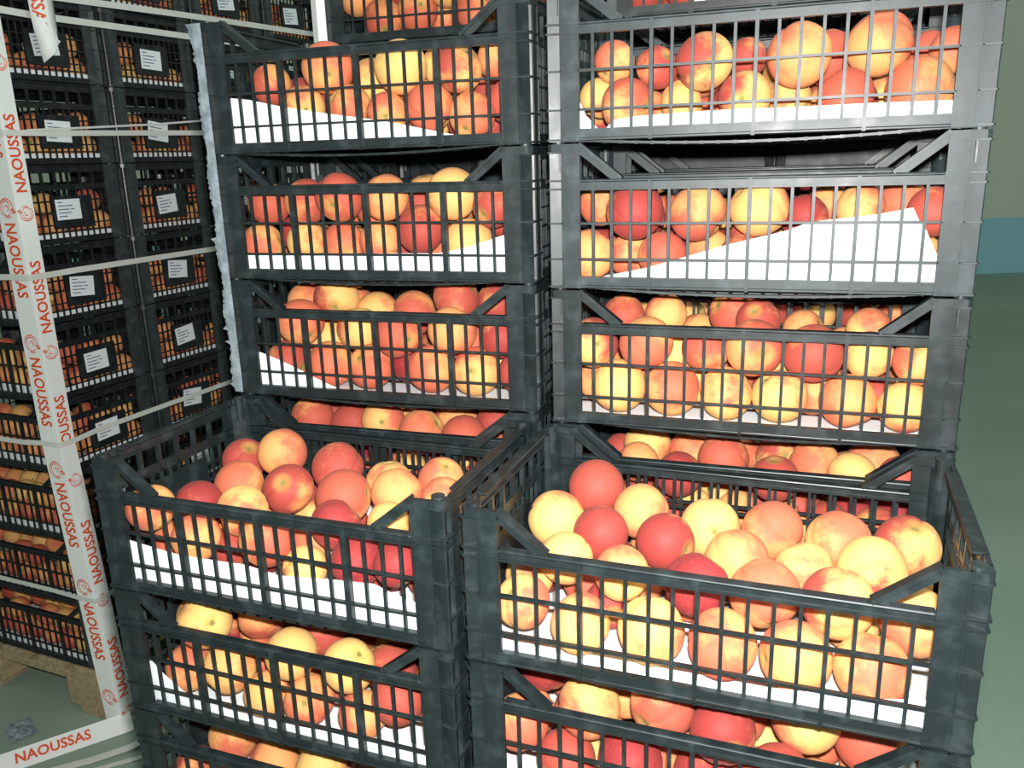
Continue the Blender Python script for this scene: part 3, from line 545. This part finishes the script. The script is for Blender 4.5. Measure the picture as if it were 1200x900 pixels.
LINER_TOP = {('RF', -1): [(0.0333, 0.0277), (0.0899, 0.0228), (0.1656, 0.0144), (0.2371, 0.0163), (0.2879, 0.0244), (0.3602, 0.0296), (0.4206, 0.0356), (0.4648, 0.0438)], ('LF', -1): [(0.0304, 0.0683), (0.1202, 0.0582), (0.2149, 0.0607), (0.2659, 0.0536), (0.3418, 0.0601), (0.4012, 0.0642), (0.4208, 0.0564), (0.4534, 0.0489)], ('LF', -2): [(0.0392, 0.0737), (0.0555, 0.0571), (0.0883, 0.0347), (0.1838, 0.022), (0.2866, 0.0258), (0.4497, 0.0412)], ('RB', 2): [(0.0412, 0.0468), (0.0466, 0.0313), (0.0673, 0.01), (0.0835, 0.0247), (0.1101, 0.0275), (0.162, 0.0292), (0.2368, 0.0307), (0.2847, 0.0295), (0.3672, 0.0302), (0.4598, 0.0294)], ('RB', 1): [(0.0406, 0.0089), (0.1251, 0.0269), (0.1787, 0.0426), (0.225, 0.0566), (0.2923, 0.0732), (0.3207, 0.0842), (0.3902, 0.0917), (0.4317, 0.1), (0.4365, 0.0866), (0.4473, 0.074), (0.4588, 0.045)], ('LB', 2): [(0.0378, 0.0796), (0.0682, 0.0758), (0.1089, 0.0668), (0.1492, 0.0591), (0.1848, 0.0529), (0.2584, 0.0417), (0.3065, 0.0329), (0.376, 0.0179), (0.3983, 0.0137), (0.4166, 0.0075)], ('LB', 1): [(0.0373, 0.0379), (0.2003, 0.0388), (0.3592, 0.0397), (0.4026, 0.0495), (0.4386, 0.0602), (0.4575, 0.066)], ('LB', 0): [(0.0405, 0.0669), (0.0825, 0.0521), (0.1195, 0.0372), (0.1602, 0.02), (0.1994, 0.007), (0.2239, 0.0003)], ('RM', 3): [(0.0448, 0.0025), (0.0973, 0.0009), (0.1164, 0.0102), (0.1539, 0.026), (0.2386, 0.044), (0.4389, 0.0739)]}


# ---------------------------------------------------------------- peaches
TINT = {'Y': (0.30, 0.25, 0.10), 'C': (0.18, 0.10, 0.05), 'OY': (0.42, 0.20, 0.40), 'O': (0.55, 0.15, 0.75), 'OP': (0.38, 0.08, 0.72),
        'RO': (0.68, 0.50, 0.75), 'R': (0.88, 0.72, 0.85), 'D': (1.0, 0.85, 0.9), 'P': (0.86, 0.95, 0.70), 'YR': (0.50, 0.75, 0.20)}
WORD = {'Y': 'yellow', 'C': 'cream yellow', 'OY': 'golden', 'O': 'orange', 'OP': 'pale orange', 'RO': 'red-orange',
        'R': 'red', 'D': 'deep red', 'P': 'purplish red', 'YR': 'yellow red-cheeked', 'RY': 'yellow red-cheeked'}
def peach_surface(v, seg, rings):
    R = random.Random(50 + v)
    oblate = R.uniform(0.93, 1.0); depth = R.uniform(0.04, 0.08); tip = R.uniform(0.0, 0.05); ax = R.uniform(-.03, .03)
    pts = []
    for i in range(1, rings):
        th = math.pi * i / rings
        for j in range(seg):
            ph = 2 * math.pi * j / seg
            dph = min(ph, 2 * math.pi - ph)
            g = 1 - depth * (0.55 * math.exp(-(dph / 0.34) ** 2) + 0.60 * math.exp(-(dph / 0.085) ** 2)) * math.sin(th) ** 0.6
            g *= 1 - 0.17 * math.exp(-(th / 0.27) ** 2) + tip * math.exp(-((math.pi - th) / 0.22) ** 2)
            g *= 1 + ax * math.cos(2 * ph)
            pts.append((math.sin(th) * math.cos(ph) * g, math.sin(th) * math.sin(ph) * g, math.cos(th) * g * oblate))
    pts.append((0, 0, 0.83 * oblate)); pts.append((0, 0, -(1 + tip) * oblate))
    top, bot = len(pts) - 2, len(pts) - 1
    faces = []
    for j in range(seg):
        k = (j + 1) % seg
        faces.append((top, j, k)); faces.append((bot, (rings - 2) * seg + k, (rings - 2) * seg + j))
        for i in range(rings - 2):
            faces.append((i * seg + j, (i + 1) * seg + j, (i + 1) * seg + k, i * seg + k))
    # turn the seam so it does not line up with the blush
    return pts, faces
def peach_mesh(v):
    pts, faces = peach_surface(v, 52, 24)
    me = bpy.data.meshes.new('peach_skin'); me.from_pydata(pts, [], faces)
    at = me.attributes.new('fruit_co', 'FLOAT_VECTOR', 'POINT')
    turn = Matrix.Rotation(1.3 * v + 0.8, 3, 'Z')
    at.data.foreach_set('vector', [c for p in pts for c in (turn @ Vector(p))])
    me.polygons.foreach_set('use_smooth', [True] * len(me.polygons))
    me.materials.append(M_PEACH)
    return me
PM = [peach_mesh(v) for v in range(6)]
rng = random.Random(11)
ORD = ['first', 'second', 'third', 'fourth', 'fifth', 'sixth', 'seventh', 'eighth', 'ninth', 'tenth', '11th', '12th', '13th', '14th', '15th', '16th', '17th', '18th', '19th', '20th']
ROWW = ['lowest row', 'second row up', 'third row up', 'fourth row up', 'highest row']
CRATE = {('RF', -1): 'open right front crate', ('RF', -2): 'second right front crate', ('LF', -1): 'open left front crate',
         ('LF', -2): 'second left front crate', ('LF', -3): 'third left front crate', ('RB', 2): 'top right rear crate',
         ('RB', 1): 'second right rear crate', ('RB', 0): 'third right rear crate', ('RB', -1): 'fourth right rear crate',
         ('LB', 2): 'top left rear crate', ('LB', 1): 'second left rear crate', ('LB', 0): 'third left rear crate',
         ('LB', -1): 'fourth left rear crate', ('MB', 3): 'crate behind the top left rear one', ('RM', 3): 'crate behind the top right rear one'}
def tint_of(c, R):
    t = TINT.get(c, TINT['YR'])
    return tuple(min(1, max(0, k + R.uniform(-.07, .07))) for k in t)
for s, lv, lst in PEACHES:
    M = stack_matrix(s, lv)
    for x, y, z, r, c, row, k in lst:
        stem = c.endswith('S'); cc = c[:-1] if stem else c
        if cc == 'PY': cc = 'YR'
        o = link('peach', PM[rng.randrange(6)])
        P = M @ Vector((x / 1e4, y / 1e4, z / 1e4))
        if stem:
            to_cam = (Vector((0, 0, 0.35)) - P).normalized() + Vector((rng.uniform(-.35, .35), rng.uniform(-.2, .2), rng.uniform(-.3, .1)))
            q = to_cam.to_track_quat('Z', 'Y').to_matrix().to_4x4() @ Matrix.Rotation(rng.uniform(0, 6.28), 4, 'Z')
        else:
            q = Matrix.Rotation(rng.uniform(0, 6.28), 4, 'Z') @ Matrix.Rotation(math.acos(rng.uniform(-1, 1)), 4, 'X') @ Matrix.Rotation(rng.uniform(0, 6.28), 4, 'Z')
        o.matrix_world = Matrix.Translation(P) @ q @ Matrix.Scale(r / 1e4, 4)
        o.color = (*tint_of(cc, rng), 1)
        tag(o, '%s peach, %s from left in %s, %s' % (WORD[cc], ORD[k], ROWW[row], CRATE[(s, lv)]), 'peach', 'peaches in the ' + CRATE[(s, lv)])

# the many peaches seen only in slivers, deep in the crates and in the dark strapped stack
import numpy as np
base_pts, base_faces = peach_surface(2, 16, 10)
BP = np.array(base_pts)
allv, allf, allc, allt = [], [], [], []
def add_many(P, r, c):
    n = len(allv) * len(BP)
    q = (Matrix.Rotation(rng.uniform(0, 6.28), 3, 'Z') @ Matrix.Rotation(math.acos(rng.uniform(-1, 1)), 3, 'X') @ Matrix.Rotation(rng.uniform(0, 6.28), 3, 'Z'))
    Q = np.array([list(row) for row in q])
    allv.append(BP @ Q.T * r + np.array(P)); allc.append(BP)
    t = tint_of(c, rng); allt.append(np.tile(np.array([*t, 1.0]), (len(BP), 1)))
    for f in base_faces: allf.append(tuple(i + n for i in f))
for s, lv, lst in HIDDEN:
    M = stack_matrix(s, lv)
    for x, y, z, r, c in lst:
        cc = c.rstrip('S'); cc = 'YR' if cc == 'PY' else cc
        add_many(M @ Vector((x / 1e3, y / 1e3, z / 1e3)), r / 1e4 * 0.97, cc)
for c in range(FAR_COLS):
    for lv in range(FAR_LEVELS):
        M = far_matrix(c, lv)
        deep = 8 if c == 0 else 2
        for layer in range(2):
            for i in range(deep):
                for j in range(4):
                    if layer == 1 and (rng.random() < 0.25): continue
                    if layer == 0 and 1 < i and j not in (3,): continue
                    if layer == 1 and 1 < i and j not in (2, 3): continue
                    x = 0.042 + i * 0.0585 + (0.02 if layer else 0); y = 0.045 + j * 0.0655
                    add_many(M @ Vector((x + rng.uniform(-.003, .003), min(D - .038, y + rng.uniform(-.004, .004)), 0.038 + layer * 0.052 + rng.uniform(-.003, .006))),
                             rng.uniform(.0275, .031), rng.choice(['Y', 'OY', 'O', 'O', 'RO', 'OY']))
V = np.concatenate(allv)
me = bpy.data.meshes.new('peaches'); me.from_pydata(V.tolist(), [], allf)
at = me.attributes.new('fruit_co', 'FLOAT_VECTOR', 'POINT'); at.data.foreach_set('vector', np.concatenate(allc).ravel())
at = me.attributes.new('fruit_tint', 'FLOAT_COLOR', 'POINT'); at.data.foreach_set('color', np.concatenate(allt).ravel())
me.polygons.foreach_set('use_smooth', [True] * len(me.polygons)); me.materials.append(M_PEACH_MANY)
tag(link('peaches', me), 'peaches seen only in slivers deep behind the bars of the black crates', 'peaches', None, 'stuff')

# ---------------------------------------------------------------- paper liners
def interp(prof, x):
    if x <= prof[0][0]: return prof[0][1]
    for (a, h), (b, k) in zip(prof, prof[1:]):
        if x <= b: return h + (k - h) * (x - a) / max(1e-6, b - a)
    return prof[-1][1]
def liner(matrix, prof, label, group, seed, low=0.012):
    R = random.Random(seed)
    n = 64
    ph = [R.uniform(0, 6.28) for _ in range(4)]
    bm = bmesh.new(); rows = []
    x0, x1 = 0.0095, W - 0.0095
    fine = prof is not None
    for i in range(n + 1):
        x = x0 + (x1 - x0) * i / n
        h = max(0.006, interp(prof, x)) if prof else low + 0.004 * math.sin(x * 31 + ph[0])
        wob = 0.0012 * math.sin(x * 60 + ph[1])
        yf = 0.0080
        hb = 0.030 + 0.006 * math.sin(x * 24 + ph[2])
        pts = [(x, yf + 0.0003 + (0.001 if h > 0.03 else 0) + wob * 0.3, h), (x, yf + wob * 0.2, max(0.0055, h * 0.55)), (x, yf + 0.0006, 0.0052), (x, yf + 0.005, 0.0038)]
        for j in range(1, 7):
            pts.append((x, yf + 0.005 + (D - 0.026) * j / 7, 0.0038 + 0.0004 * math.sin(j * 2 + x * 40)))
        pts += [(x, D - 0.0105, 0.0045), (x, D - 0.0085, hb * 0.5), (x, D - 0.0085, hb)]
        rows.append([bm.verts.new(p) for p in pts])
    for a, b in zip(rows, rows[1:]):
        for j in range(len(a) - 1): bm.faces.new((a[j], b[j], b[j + 1], a[j + 1]))
    me = to_mesh(bm, 'paper_liner', M_PAPER)
    o = link('paper_liner', me); o.matrix_world = matrix
    md = o.modifiers.new('sheet', 'SOLIDIFY'); md.thickness = 0.0004; md.offset = 0
    tag(o, label, 'paper', group)
    return o
LIN = {('RF', -1): 'white paper liner under the peaches of the open right front crate',
       ('RF', -2): 'white paper liner in the second right front crate',
       ('LF', -1): 'deep white paper liner behind the bars of the open left front crate',
       ('LF', -2): 'white paper liner in the second left front crate',
       ('LF', -3): 'white paper liner in the third left front crate',
       ('RB', 2): 'bright white paper liner in the top right rear crate',
       ('RB', 1): 'large white paper sheet rising to a corner in the second right rear crate',
       ('RB', 0): 'low white paper liner in the third right rear crate',
       ('RB', -1): 'white paper liner in the fourth right rear crate',
       ('LB', 2): 'white paper liner sloping down to the right in the top left rear crate',
       ('LB', 1): 'level white paper liner in the second left rear crate',
       ('LB', 0): 'white paper liner showing at the left of the third left rear crate',
       ('LB', -1): 'white paper liner in the fourth left rear crate',
       ('RM', 3): 'white paper liner in the crate behind the top right rear one',
       ('MB', 3): 'white paper liner in the crate behind the top left rear one'}
for i, ((s, lv), lab) in enumerate(LIN.items()):
    liner(stack_matrix(s, lv), LINER_TOP.get((s, lv)), lab, 'white paper crate liners', i)
# narrow pale liners that show through the bars of the dark stack
def far_liner_mesh():
    bm = bmesh.new()
    box(bm, 0.008, W - 0.008, 0.008, D - 0.008, 0.0040, 0.0048)
    box(bm, 0.0075, 0.0083, 0.010, D - 0.010, 0.0048, 0.024)
    box(bm, 0.010, W - 0.010, D - 0.0083, D - 0.0075, 0.0048, 0.034)
    return to_mesh(bm, 'paper_liner', M_PAPER)
FLM = far_liner_mesh()
for c in range(2):
    for lv in range(FAR_LEVELS):
        o = link('paper_liner', FLM); o.matrix_world = far_matrix(c, lv)
        tag(o, 'white paper liner in dark crate, %s level, %s' % (LVL[lv], COLN[c]), 'paper', 'paper liners of the dark strapped crates')

# ---------------------------------------------------------------- printed corner boards
def glyph_mesh(text, size):
    cu_ = bpy.data.curves.new('lettering', 'FONT'); cu_.body = text; cu_.size = size; cu_.align_x = 'CENTER'; cu_.align_y = 'CENTER'
    cu_.offset = size * 0.022; cu_.extrude = 0.00015; cu_.resolution_u = 3; cu_.space_character = 1.02
    o = bpy.data.objects.new('tmp', cu_); COL.objects.link(o)
    bpy.context.view_layer.update()
    me = bpy.data.meshes.new_from_object(o.evaluated_get(bpy.context.evaluated_depsgraph_get()))
    bpy.data.objects.remove(o); me.materials.clear(); me.materials.append(M_INK)
    xs = [v.co.x for v in me.vertices]; w = max(xs) - min(xs)
    return me, w
def word_mesh(length, height):
    me, w = glyph_mesh('NAOUSSAS', height / 0.72)
    k = length / w
    for v in me.vertices: v.co.x *= k
    return me
WORD_ME = word_mesh(0.170, 0.0265)
WIDE_ME = word_mesh(0.172, 0.0350)
def emblem_mesh():
    """round peach emblem: open ring, inner swirls and a leaf"""
    bm = bmesh.new()
    def arc(cx, cy, r, a0, a1, w, n=20):
        prev = None
        for i in range(n + 1):
            a = a0 + (a1 - a0) * i / n
            ww = w * (0.45 + 0.55 * math.sin(math.pi * i / n))
            q = [bm.verts.new((cx + (r + s_ * ww) * math.cos(a), cy + (r + s_ * ww) * math.sin(a), 0.00015)) for s_ in (-.5, .5)]
            if prev: bm.faces.new((prev[0], q[0], q[1], prev[1]))
            prev = q
    arc(0, 0, 0.0165, 0.9, 5.6, 0.0022)
    arc(0, 0, 0.0165, 5.8, 6.9, 0.0018, 8)
    arc(-0.002, -0.001, 0.0105, 1.2, 5.2, 0.0020)
    arc(0.004, -0.001, 0.0095, -1.8, 1.2, 0.0020)
    arc(0.000, 0.000, 0.0045, 0.2, 4.6, 0.0020)
    arc(0.008, 0.014, 0.0060, 1.6, 4.2, 0.0026, 8)
    arc(0.002, 0.017, 0.0060, -1.2, 1.2, 0.0024, 8)
    return to_mesh(bm, 'emblem', M_INK)
EMB_ME = emblem_mesh()

def add_print(parent, me, name, origin, xdir, ydir):
    n = xdir.cross(ydir).normalized()
    M = Matrix(((xdir.x, ydir.x, n.x, origin.x), (xdir.y, ydir.y, n.y, origin.y), (xdir.z, ydir.z, n.z, origin.z), (0, 0, 0, 1)))
    return link(name, me, parent, M)

OUT = (-dL - dE).normalized()
def ridge(z):
    k = max(0.0, 0.64 - z) * 0.062
    return FAR_C + Vector((0, 0, z)) + (dE * -0.12 - dL * 1.25) * k + OUT * 0.006
FW, FR = 0.061, 0.042            # widths of the two flanges
def board_mesh():
    bm = bmesh.new(); rows = []
    zs = [-0.165 + 0.08 * i for i in range(29)]
    for i, z in enumerate(zs):
        r = ridge(z)
        rows.append([bm.verts.new(p) for p in (r + dL * FW, r + dL * 0.003, r, r + dE * 0.003, r + dE * FR)])
    for a, b in zip(rows, rows[1:]):
        for j in range(4): bm.faces.new((a[j], a[j + 1], b[j + 1], b[j]))
    return to_mesh(bm, 'corner_board', M_BOARD)
root = link('corner_board', board_mesh())
md = root.modifiers.new('thickness', 'SOLIDIFY'); md.thickness = 0.003; md.offset = 0
tag(root, 'tall white corner board with orange print standing at the dark strapped stack', 'corner board', 'printed corner boards')
def on_board(side, z):
    T = (ridge(z + 0.03) - ridge(z - 0.03)).normalized()
    a = dE if side == 'R' else dL
    n = -dL if side == 'R' else -dE
    a = (a - T * a.dot(T)).normalized(); n = (n - T * n.dot(T) - a * n.dot(a)).normalized()
    return ridge(z) + a * (FR if side == 'R' else FW) * 0.50 + n * 0.0021, T, a
for k in range(-1, 6):
    for side, zc, ze in (('L', 0.1355 + 0.3165 * k, 0.2550 + 0.3165 * k), ('R', 0.345 + 0.326 * (k - 1) , 0.213 + 0.326 * (k - 1))):
        if -0.09 < zc < 1.97:
            o_, T, a = on_board(side, zc)
            if side == 'L': add_print(root, WIDE_ME, 'printed_lettering', o_, -T, -a)
            else: add_print(root, WORD_ME, 'printed_lettering', o_, T, -a)
        if -0.12 < ze < 2.0:
            o_, T, a = on_board(side, ze)
            if side == 'L': add_print(root, EMB_ME, 'printed_emblem', o_, -T, -a).scale = (1.3, 1.3, 1)
            else: add_print(root, EMB_ME, 'printed_emblem', o_, T, -a)

# ---------------------------------------------------------------- strapping bands
def band(pts, normals, width, label, group='white strapping bands', t=0.0012, name='strapping_band'):
    bm = bmesh.new(); prev = None
    for P, n in zip(pts, normals):
        up = Vector((0, 0, 1))
        q = [bm.verts.new(P + n * a + up * b) for a, b in ((0, -width / 2), (t, -width / 2), (t, width / 2), (0, width / 2))]
        if prev:
            for i in range(4): bm.faces.new((prev[i], q[i], q[(i + 1) % 4], prev[(i + 1) % 4]))
        else: bm.faces.new(q)
        prev = q
    bm.faces.new(prev[::-1])
    o = link(name, to_mesh(bm, name, M_STRAP)); tag(o, label, 'strap', group)
    return o
def wrap(zl, zr, zr2, width, label, endE=4 * FAR_PITCH, endL=0.5, sag=0.0):
    """over the end faces, round the corner board and on along the long side"""
    g = 0.0065
    r = lambda z: ridge(z) + OUT * 0.0032 - Vector((0, 0, z)) + Vector((0, 0, 0))
    pts, nr = [], []
    def add(P, n): pts.append(P); nr.append(n)
    E = lambda s_, z: FAR_C + dE * s_ - dL * g + Vector((0, 0, z))
    Lp = lambda s_, z: FAR_C + dL * s_ - dE * g + Vector((0, 0, z))
    add(E(endE, zr2), -dL); add(E(endE * 0.5, (zr + zr2) / 2 - sag), -dL); add(E(0.12, zr), -dL)
    c0 = ridge((zl + zr) / 2)
    add(c0 + dE * (FR + 0.002) - dL * 0.0035, -dL)
    add(c0 + dE * 0.004 - dL * 0.0035, -dL); add(c0 + OUT * 0.0045, OUT); add(c0 + dL * 0.004 - dE * 0.0035, -dE)
    add(c0 + dL * (FW + 0.002) - dE * 0.0035, -dE); add(Lp(0.12, zl), -dE); add(Lp(endL, zl), -dE)
    return band(pts, nr, width, label)
wrap(0.220, 0.220, 0.220, 0.012, 'lowest white band round the dark strapped stack')
wrap(0.631, 0.642, 0.642, 0.013, 'white band round the strapped stack, crossing at the fourth crate level')
wrap(1.045, 1.048, 1.049, 0.014, 'white band round the strapped stack, crossing at the sixth crate level')
wrap(1.368, 1.369, 1.385, 0.013, 'white band over the labels at the eighth crate level')
wrap(1.628, 1.625, 1.640, 0.015, 'lower of the two white bands at the top of the strapped stack')
wrap(1.660, 1.670, 1.705, 0.015, 'upper of the two white bands at the top of the strapped stack')
band([FAR_C + dE * s_ - dL * 0.010 + Vector((0, 0, z)) for s_, z in ((0.05, 1.374), (0.21, 1.383), (0.42, 1.395), (0.66, 1.414))], [-dL] * 4, 0.005,
     'thin loose white band end lying just over the eighth level band')

# torn board end hanging at the top of the strapped stack
def hanging():
    bm = bmesh.new(); rows = []
    prof = [(1.82, 0.0, 0.0), (1.70, 0.0, 0.0), (1.62, 0.002, 0.002), (1.595, 0.004, 0.004), (1.570, 0.010, 0.008), (1.548, 0.022, 0.016)]
    for z, cl, bow in prof:
        o_ = FAR_C + dE * 0.104 - dL * (0.020 + bow) + Vector((0, 0, z))
        wv = [(-0.004 + cl * 0.2, 0.0), (0.012, 0.010 + bow), (0.026, 0.020), (0.029, 0.019), (0.042, 0.012), (0.058 - cl, 0.003)]
        dz = [-0.028 if z < 1.56 else 0, -0.008 if z < 1.56 else 0, 0.010 if z < 1.56 else 0, 0.012 if z < 1.56 else 0, 0.020 if z < 1.56 else 0, 0.030 if z < 1.56 else 0]
        rows.append([bm.verts.new(o_ + dE * a - dL * b + Vector((0, 0, c))) for (a, b), c in zip(wv, dz)])
    for a, b in zip(rows, rows[1:]):
        for j in range(5): bm.faces.new((a[j], a[j + 1], b[j + 1], b[j]))
    o = link('corner_board', to_mesh(bm, 'corner_board', M_BOARD))
    for p in o.data.polygons: p.use_smooth = True
    md = o.modifiers.new('thickness', 'SOLIDIFY'); md.thickness = 0.002
    tag(o, 'torn lower end of a white board hanging over the top bands', 'corner board', 'printed corner boards')
    M = FAR_C + dE * 0.112 - dL * 0.0335 + Vector((0, 0, 1.68))
    add_print(o, WORD_ME, 'printed_lettering', M, Vector((0, 0, -1)), (dE * 0.8 - dL * 0.6).normalized())
hanging()

# narrow white board at the corner of the stack behind the left rear one
x, y, a = STACK['MB']
Mm = stack_matrix('MB', 3)
bm = bmesh.new()
bx = [(-0.004, 0.030), (-0.004, -0.004), (0.006, -0.004)]
rows = []
for i in range(9):
    z = 0.0 + i * 0.045
    rows.append([bm.verts.new((px - 0.004, py - 0.004, z)) for px, py in [(-0.022, 0.012), (-0.004, -0.002), (0.012, -0.001)]])
for p_, q_ in zip(rows, rows[1:]):
    for j in range(2): bm.faces.new((p_[j], p_[j + 1], q_[j + 1], q_[j]))
o = link('corner_board', to_mesh(bm, 'corner_board', M_BOARD)); o.matrix_world = Mm
md = o.modifiers.new('thickness', 'SOLIDIFY'); md.thickness = 0.002
tag(o, 'narrow white board upright behind the top left rear crate', 'corner board', 'printed corner boards')

# printed board lying on the floor at the foot of the stacks
P1 = Vector((-1.045, 1.925, FLOOR)); dv = Vector((-0.853, -0.522, 0)).normalized(); pv = Vector((0.522, -0.853, 0)).normalized()
bm = bmesh.new(); rows = []
for i in range(13):
    q = P1 + dv * (0.1 * i)
    rows.append([bm.verts.new(p) for p in (q - pv * 0.022 + Vector((0, 0, 0.0025)), q - pv * 0.002 + Vector((0, 0, 0.030)), q + Vector((0, 0, 0.031)), q + pv * 0.045 + Vector((0, 0, 0.0025)))])
for p_, q_ in zip(rows, rows[1:]):
    for j in range(3): bm.faces.new((p_[j], p_[j + 1], q_[j + 1], q_[j]))
o = link('corner_board', to_mesh(bm, 'corner_board', M_BOARD))
md = o.modifiers.new('thickness', 'SOLIDIFY'); md.thickness = 0.002
tag(o, 'white corner board with orange print lying on the floor', 'corner board', 'printed corner boards')
fy = (Vector((0, 0, 0.031)) - (pv * 0.045 + Vector((0, 0, 0.0025)))).normalized()
for k in range(3):
    c_ = P1 + dv * (0.185 + 0.32 * k) + pv * 0.0235 + Vector((0, 0, 0.0182)); nn = (-dv).cross(fy).normalized()
    add_print(o, WORD_ME, 'printed_lettering', c_ + nn * 0.0018, -dv, fy)
    add_print(o, EMB_ME, 'printed_emblem', c_ + dv * 0.15 + nn * 0.0018, -dv, fy)

# loose strap ends on the floor
def floor_band(pts, label, w=0.016):
    bm = bmesh.new(); prev = None
    for i, p in enumerate(pts):
        p = Vector(p); d = (Vector(pts[min(i + 1, len(pts) - 1)]) - Vector(pts[max(i - 1, 0)])); d.z = 0; d.normalize(); sd = Vector((-d.y, d.x, 0))
        q = [bm.verts.new(p + sd * a_ + Vector((0, 0, b_))) for a_, b_ in ((-w / 2, 0), (w / 2, 0), (w / 2, 0.0012), (-w / 2, 0.0012))]
        if prev:
            for j in range(4): bm.faces.new((prev[j], q[j], q[(j + 1) % 4], prev[(j + 1) % 4]))
        else: bm.faces.new(q)
        prev = q
    bm.faces.new(prev[::-1])
    tag(link('strapping_band', to_mesh(bm, 'strapping_band', M_STRAP)), label, 'strap', 'loose straps on the floor')
F = FLOOR
floor_band([(-0.93, 1.86, F + 0.02), (-1.00, 1.81, F + 0.008), (-1.08, 1.775, F + 0.002), (-1.18, 1.735, F + 0.001), (-1.3, 1.70, F + 0.001)], 'loose white strap on the floor in front of the printed board', 0.024)
floor_band([(-0.92, 1.79, F + 0.006), (-1.0, 1.765, F + 0.001), (-1.15, 1.70, F + 0.001)], 'second, thinner loose white strap on the floor', 0.014)

# crumpled film on the floor by the pallet
def film(cx, cy, sx, sy, label, seed):
    R = random.Random(seed); bm = bmesh.new(); n = 12; g = []
    for i in range(n + 1):
        row = []
        for j in range(n + 1):
            u, v = i / n - .5, j / n - .5
            rr = 1 - 0.35 * R.random() * (max(abs(u), abs(v)) > .42)
            row.append(bm.verts.new((u * sx * rr, v * sy * rr, 0.002 + R.random() * 0.016 * (1 - 2 * max(abs(u), abs(v))) + 0.001)))
        g.append(row)
    for i in range(n):
        for j in range(n): bm.faces.new((g[i][j], g[i + 1][j], g[i + 1][j + 1], g[i][j + 1]))
    o = link('plastic_film', to_mesh(bm, 'plastic_film', M_FILM)); o.location = (cx, cy, FLOOR)
    md = o.modifiers.new('thickness', 'SOLIDIFY'); md.thickness = 0.0006
    o.rotation_euler[2] = R.uniform(0, 3)
    tag(o, label, 'plastic film')
film(-1.33, 1.90, 0.10, 0.07, 'small crumpled pale film on the floor near the pallet', 1)

# torn wrap left along the outer edge of the left rear stack
def torn_strip():
    R = random.Random(8); bm = bmesh.new(); prev = None
    n = 150
    z0_, z1_ = 0.02 * H, 2.985 * H
    for i in range(n + 1):
        z = z0_ + (z1_ - z0_) * i / n
        jag = 0.0025 + R.uniform(-0.0022, 0.0022) + (0.007 if R.random() < 0.05 else 0) + 0.002 * math.sin(i * .23)
        if i > n - 6: jag += 0.008 * (i - n + 6) / 6
        pts = [(0, 0, 0), (0.0110, -0.0024 + R.uniform(-.0004, .0004), z), (0.0050, -0.0030 + R.uniform(-.0005, .0005), z), (-0.0020, -0.0030, z), (-0.0035 - jag, -0.0015, z + R.uniform(-.001, .001))]
        pts = pts[1:]
        q = [bm.verts.new(p) for p in pts]
        if prev:
            for j in range(len(q) - 1): bm.faces.new((prev[j], q[j], q[j + 1], prev[j + 1]))
        prev = q
    o = link('plastic_film', to_mesh(bm, 'plastic_film', M_FILM)); o.matrix_world = stack_matrix('LB', 0) @ Matrix.Translation((-0.002, -0.002, 0))
    md = o.modifiers.new('thickness', 'SOLIDIFY'); md.thickness = 0.0005
    tag(o, 'torn pale film strip down the left edge of the left rear stack', 'plastic film')
torn_strip()
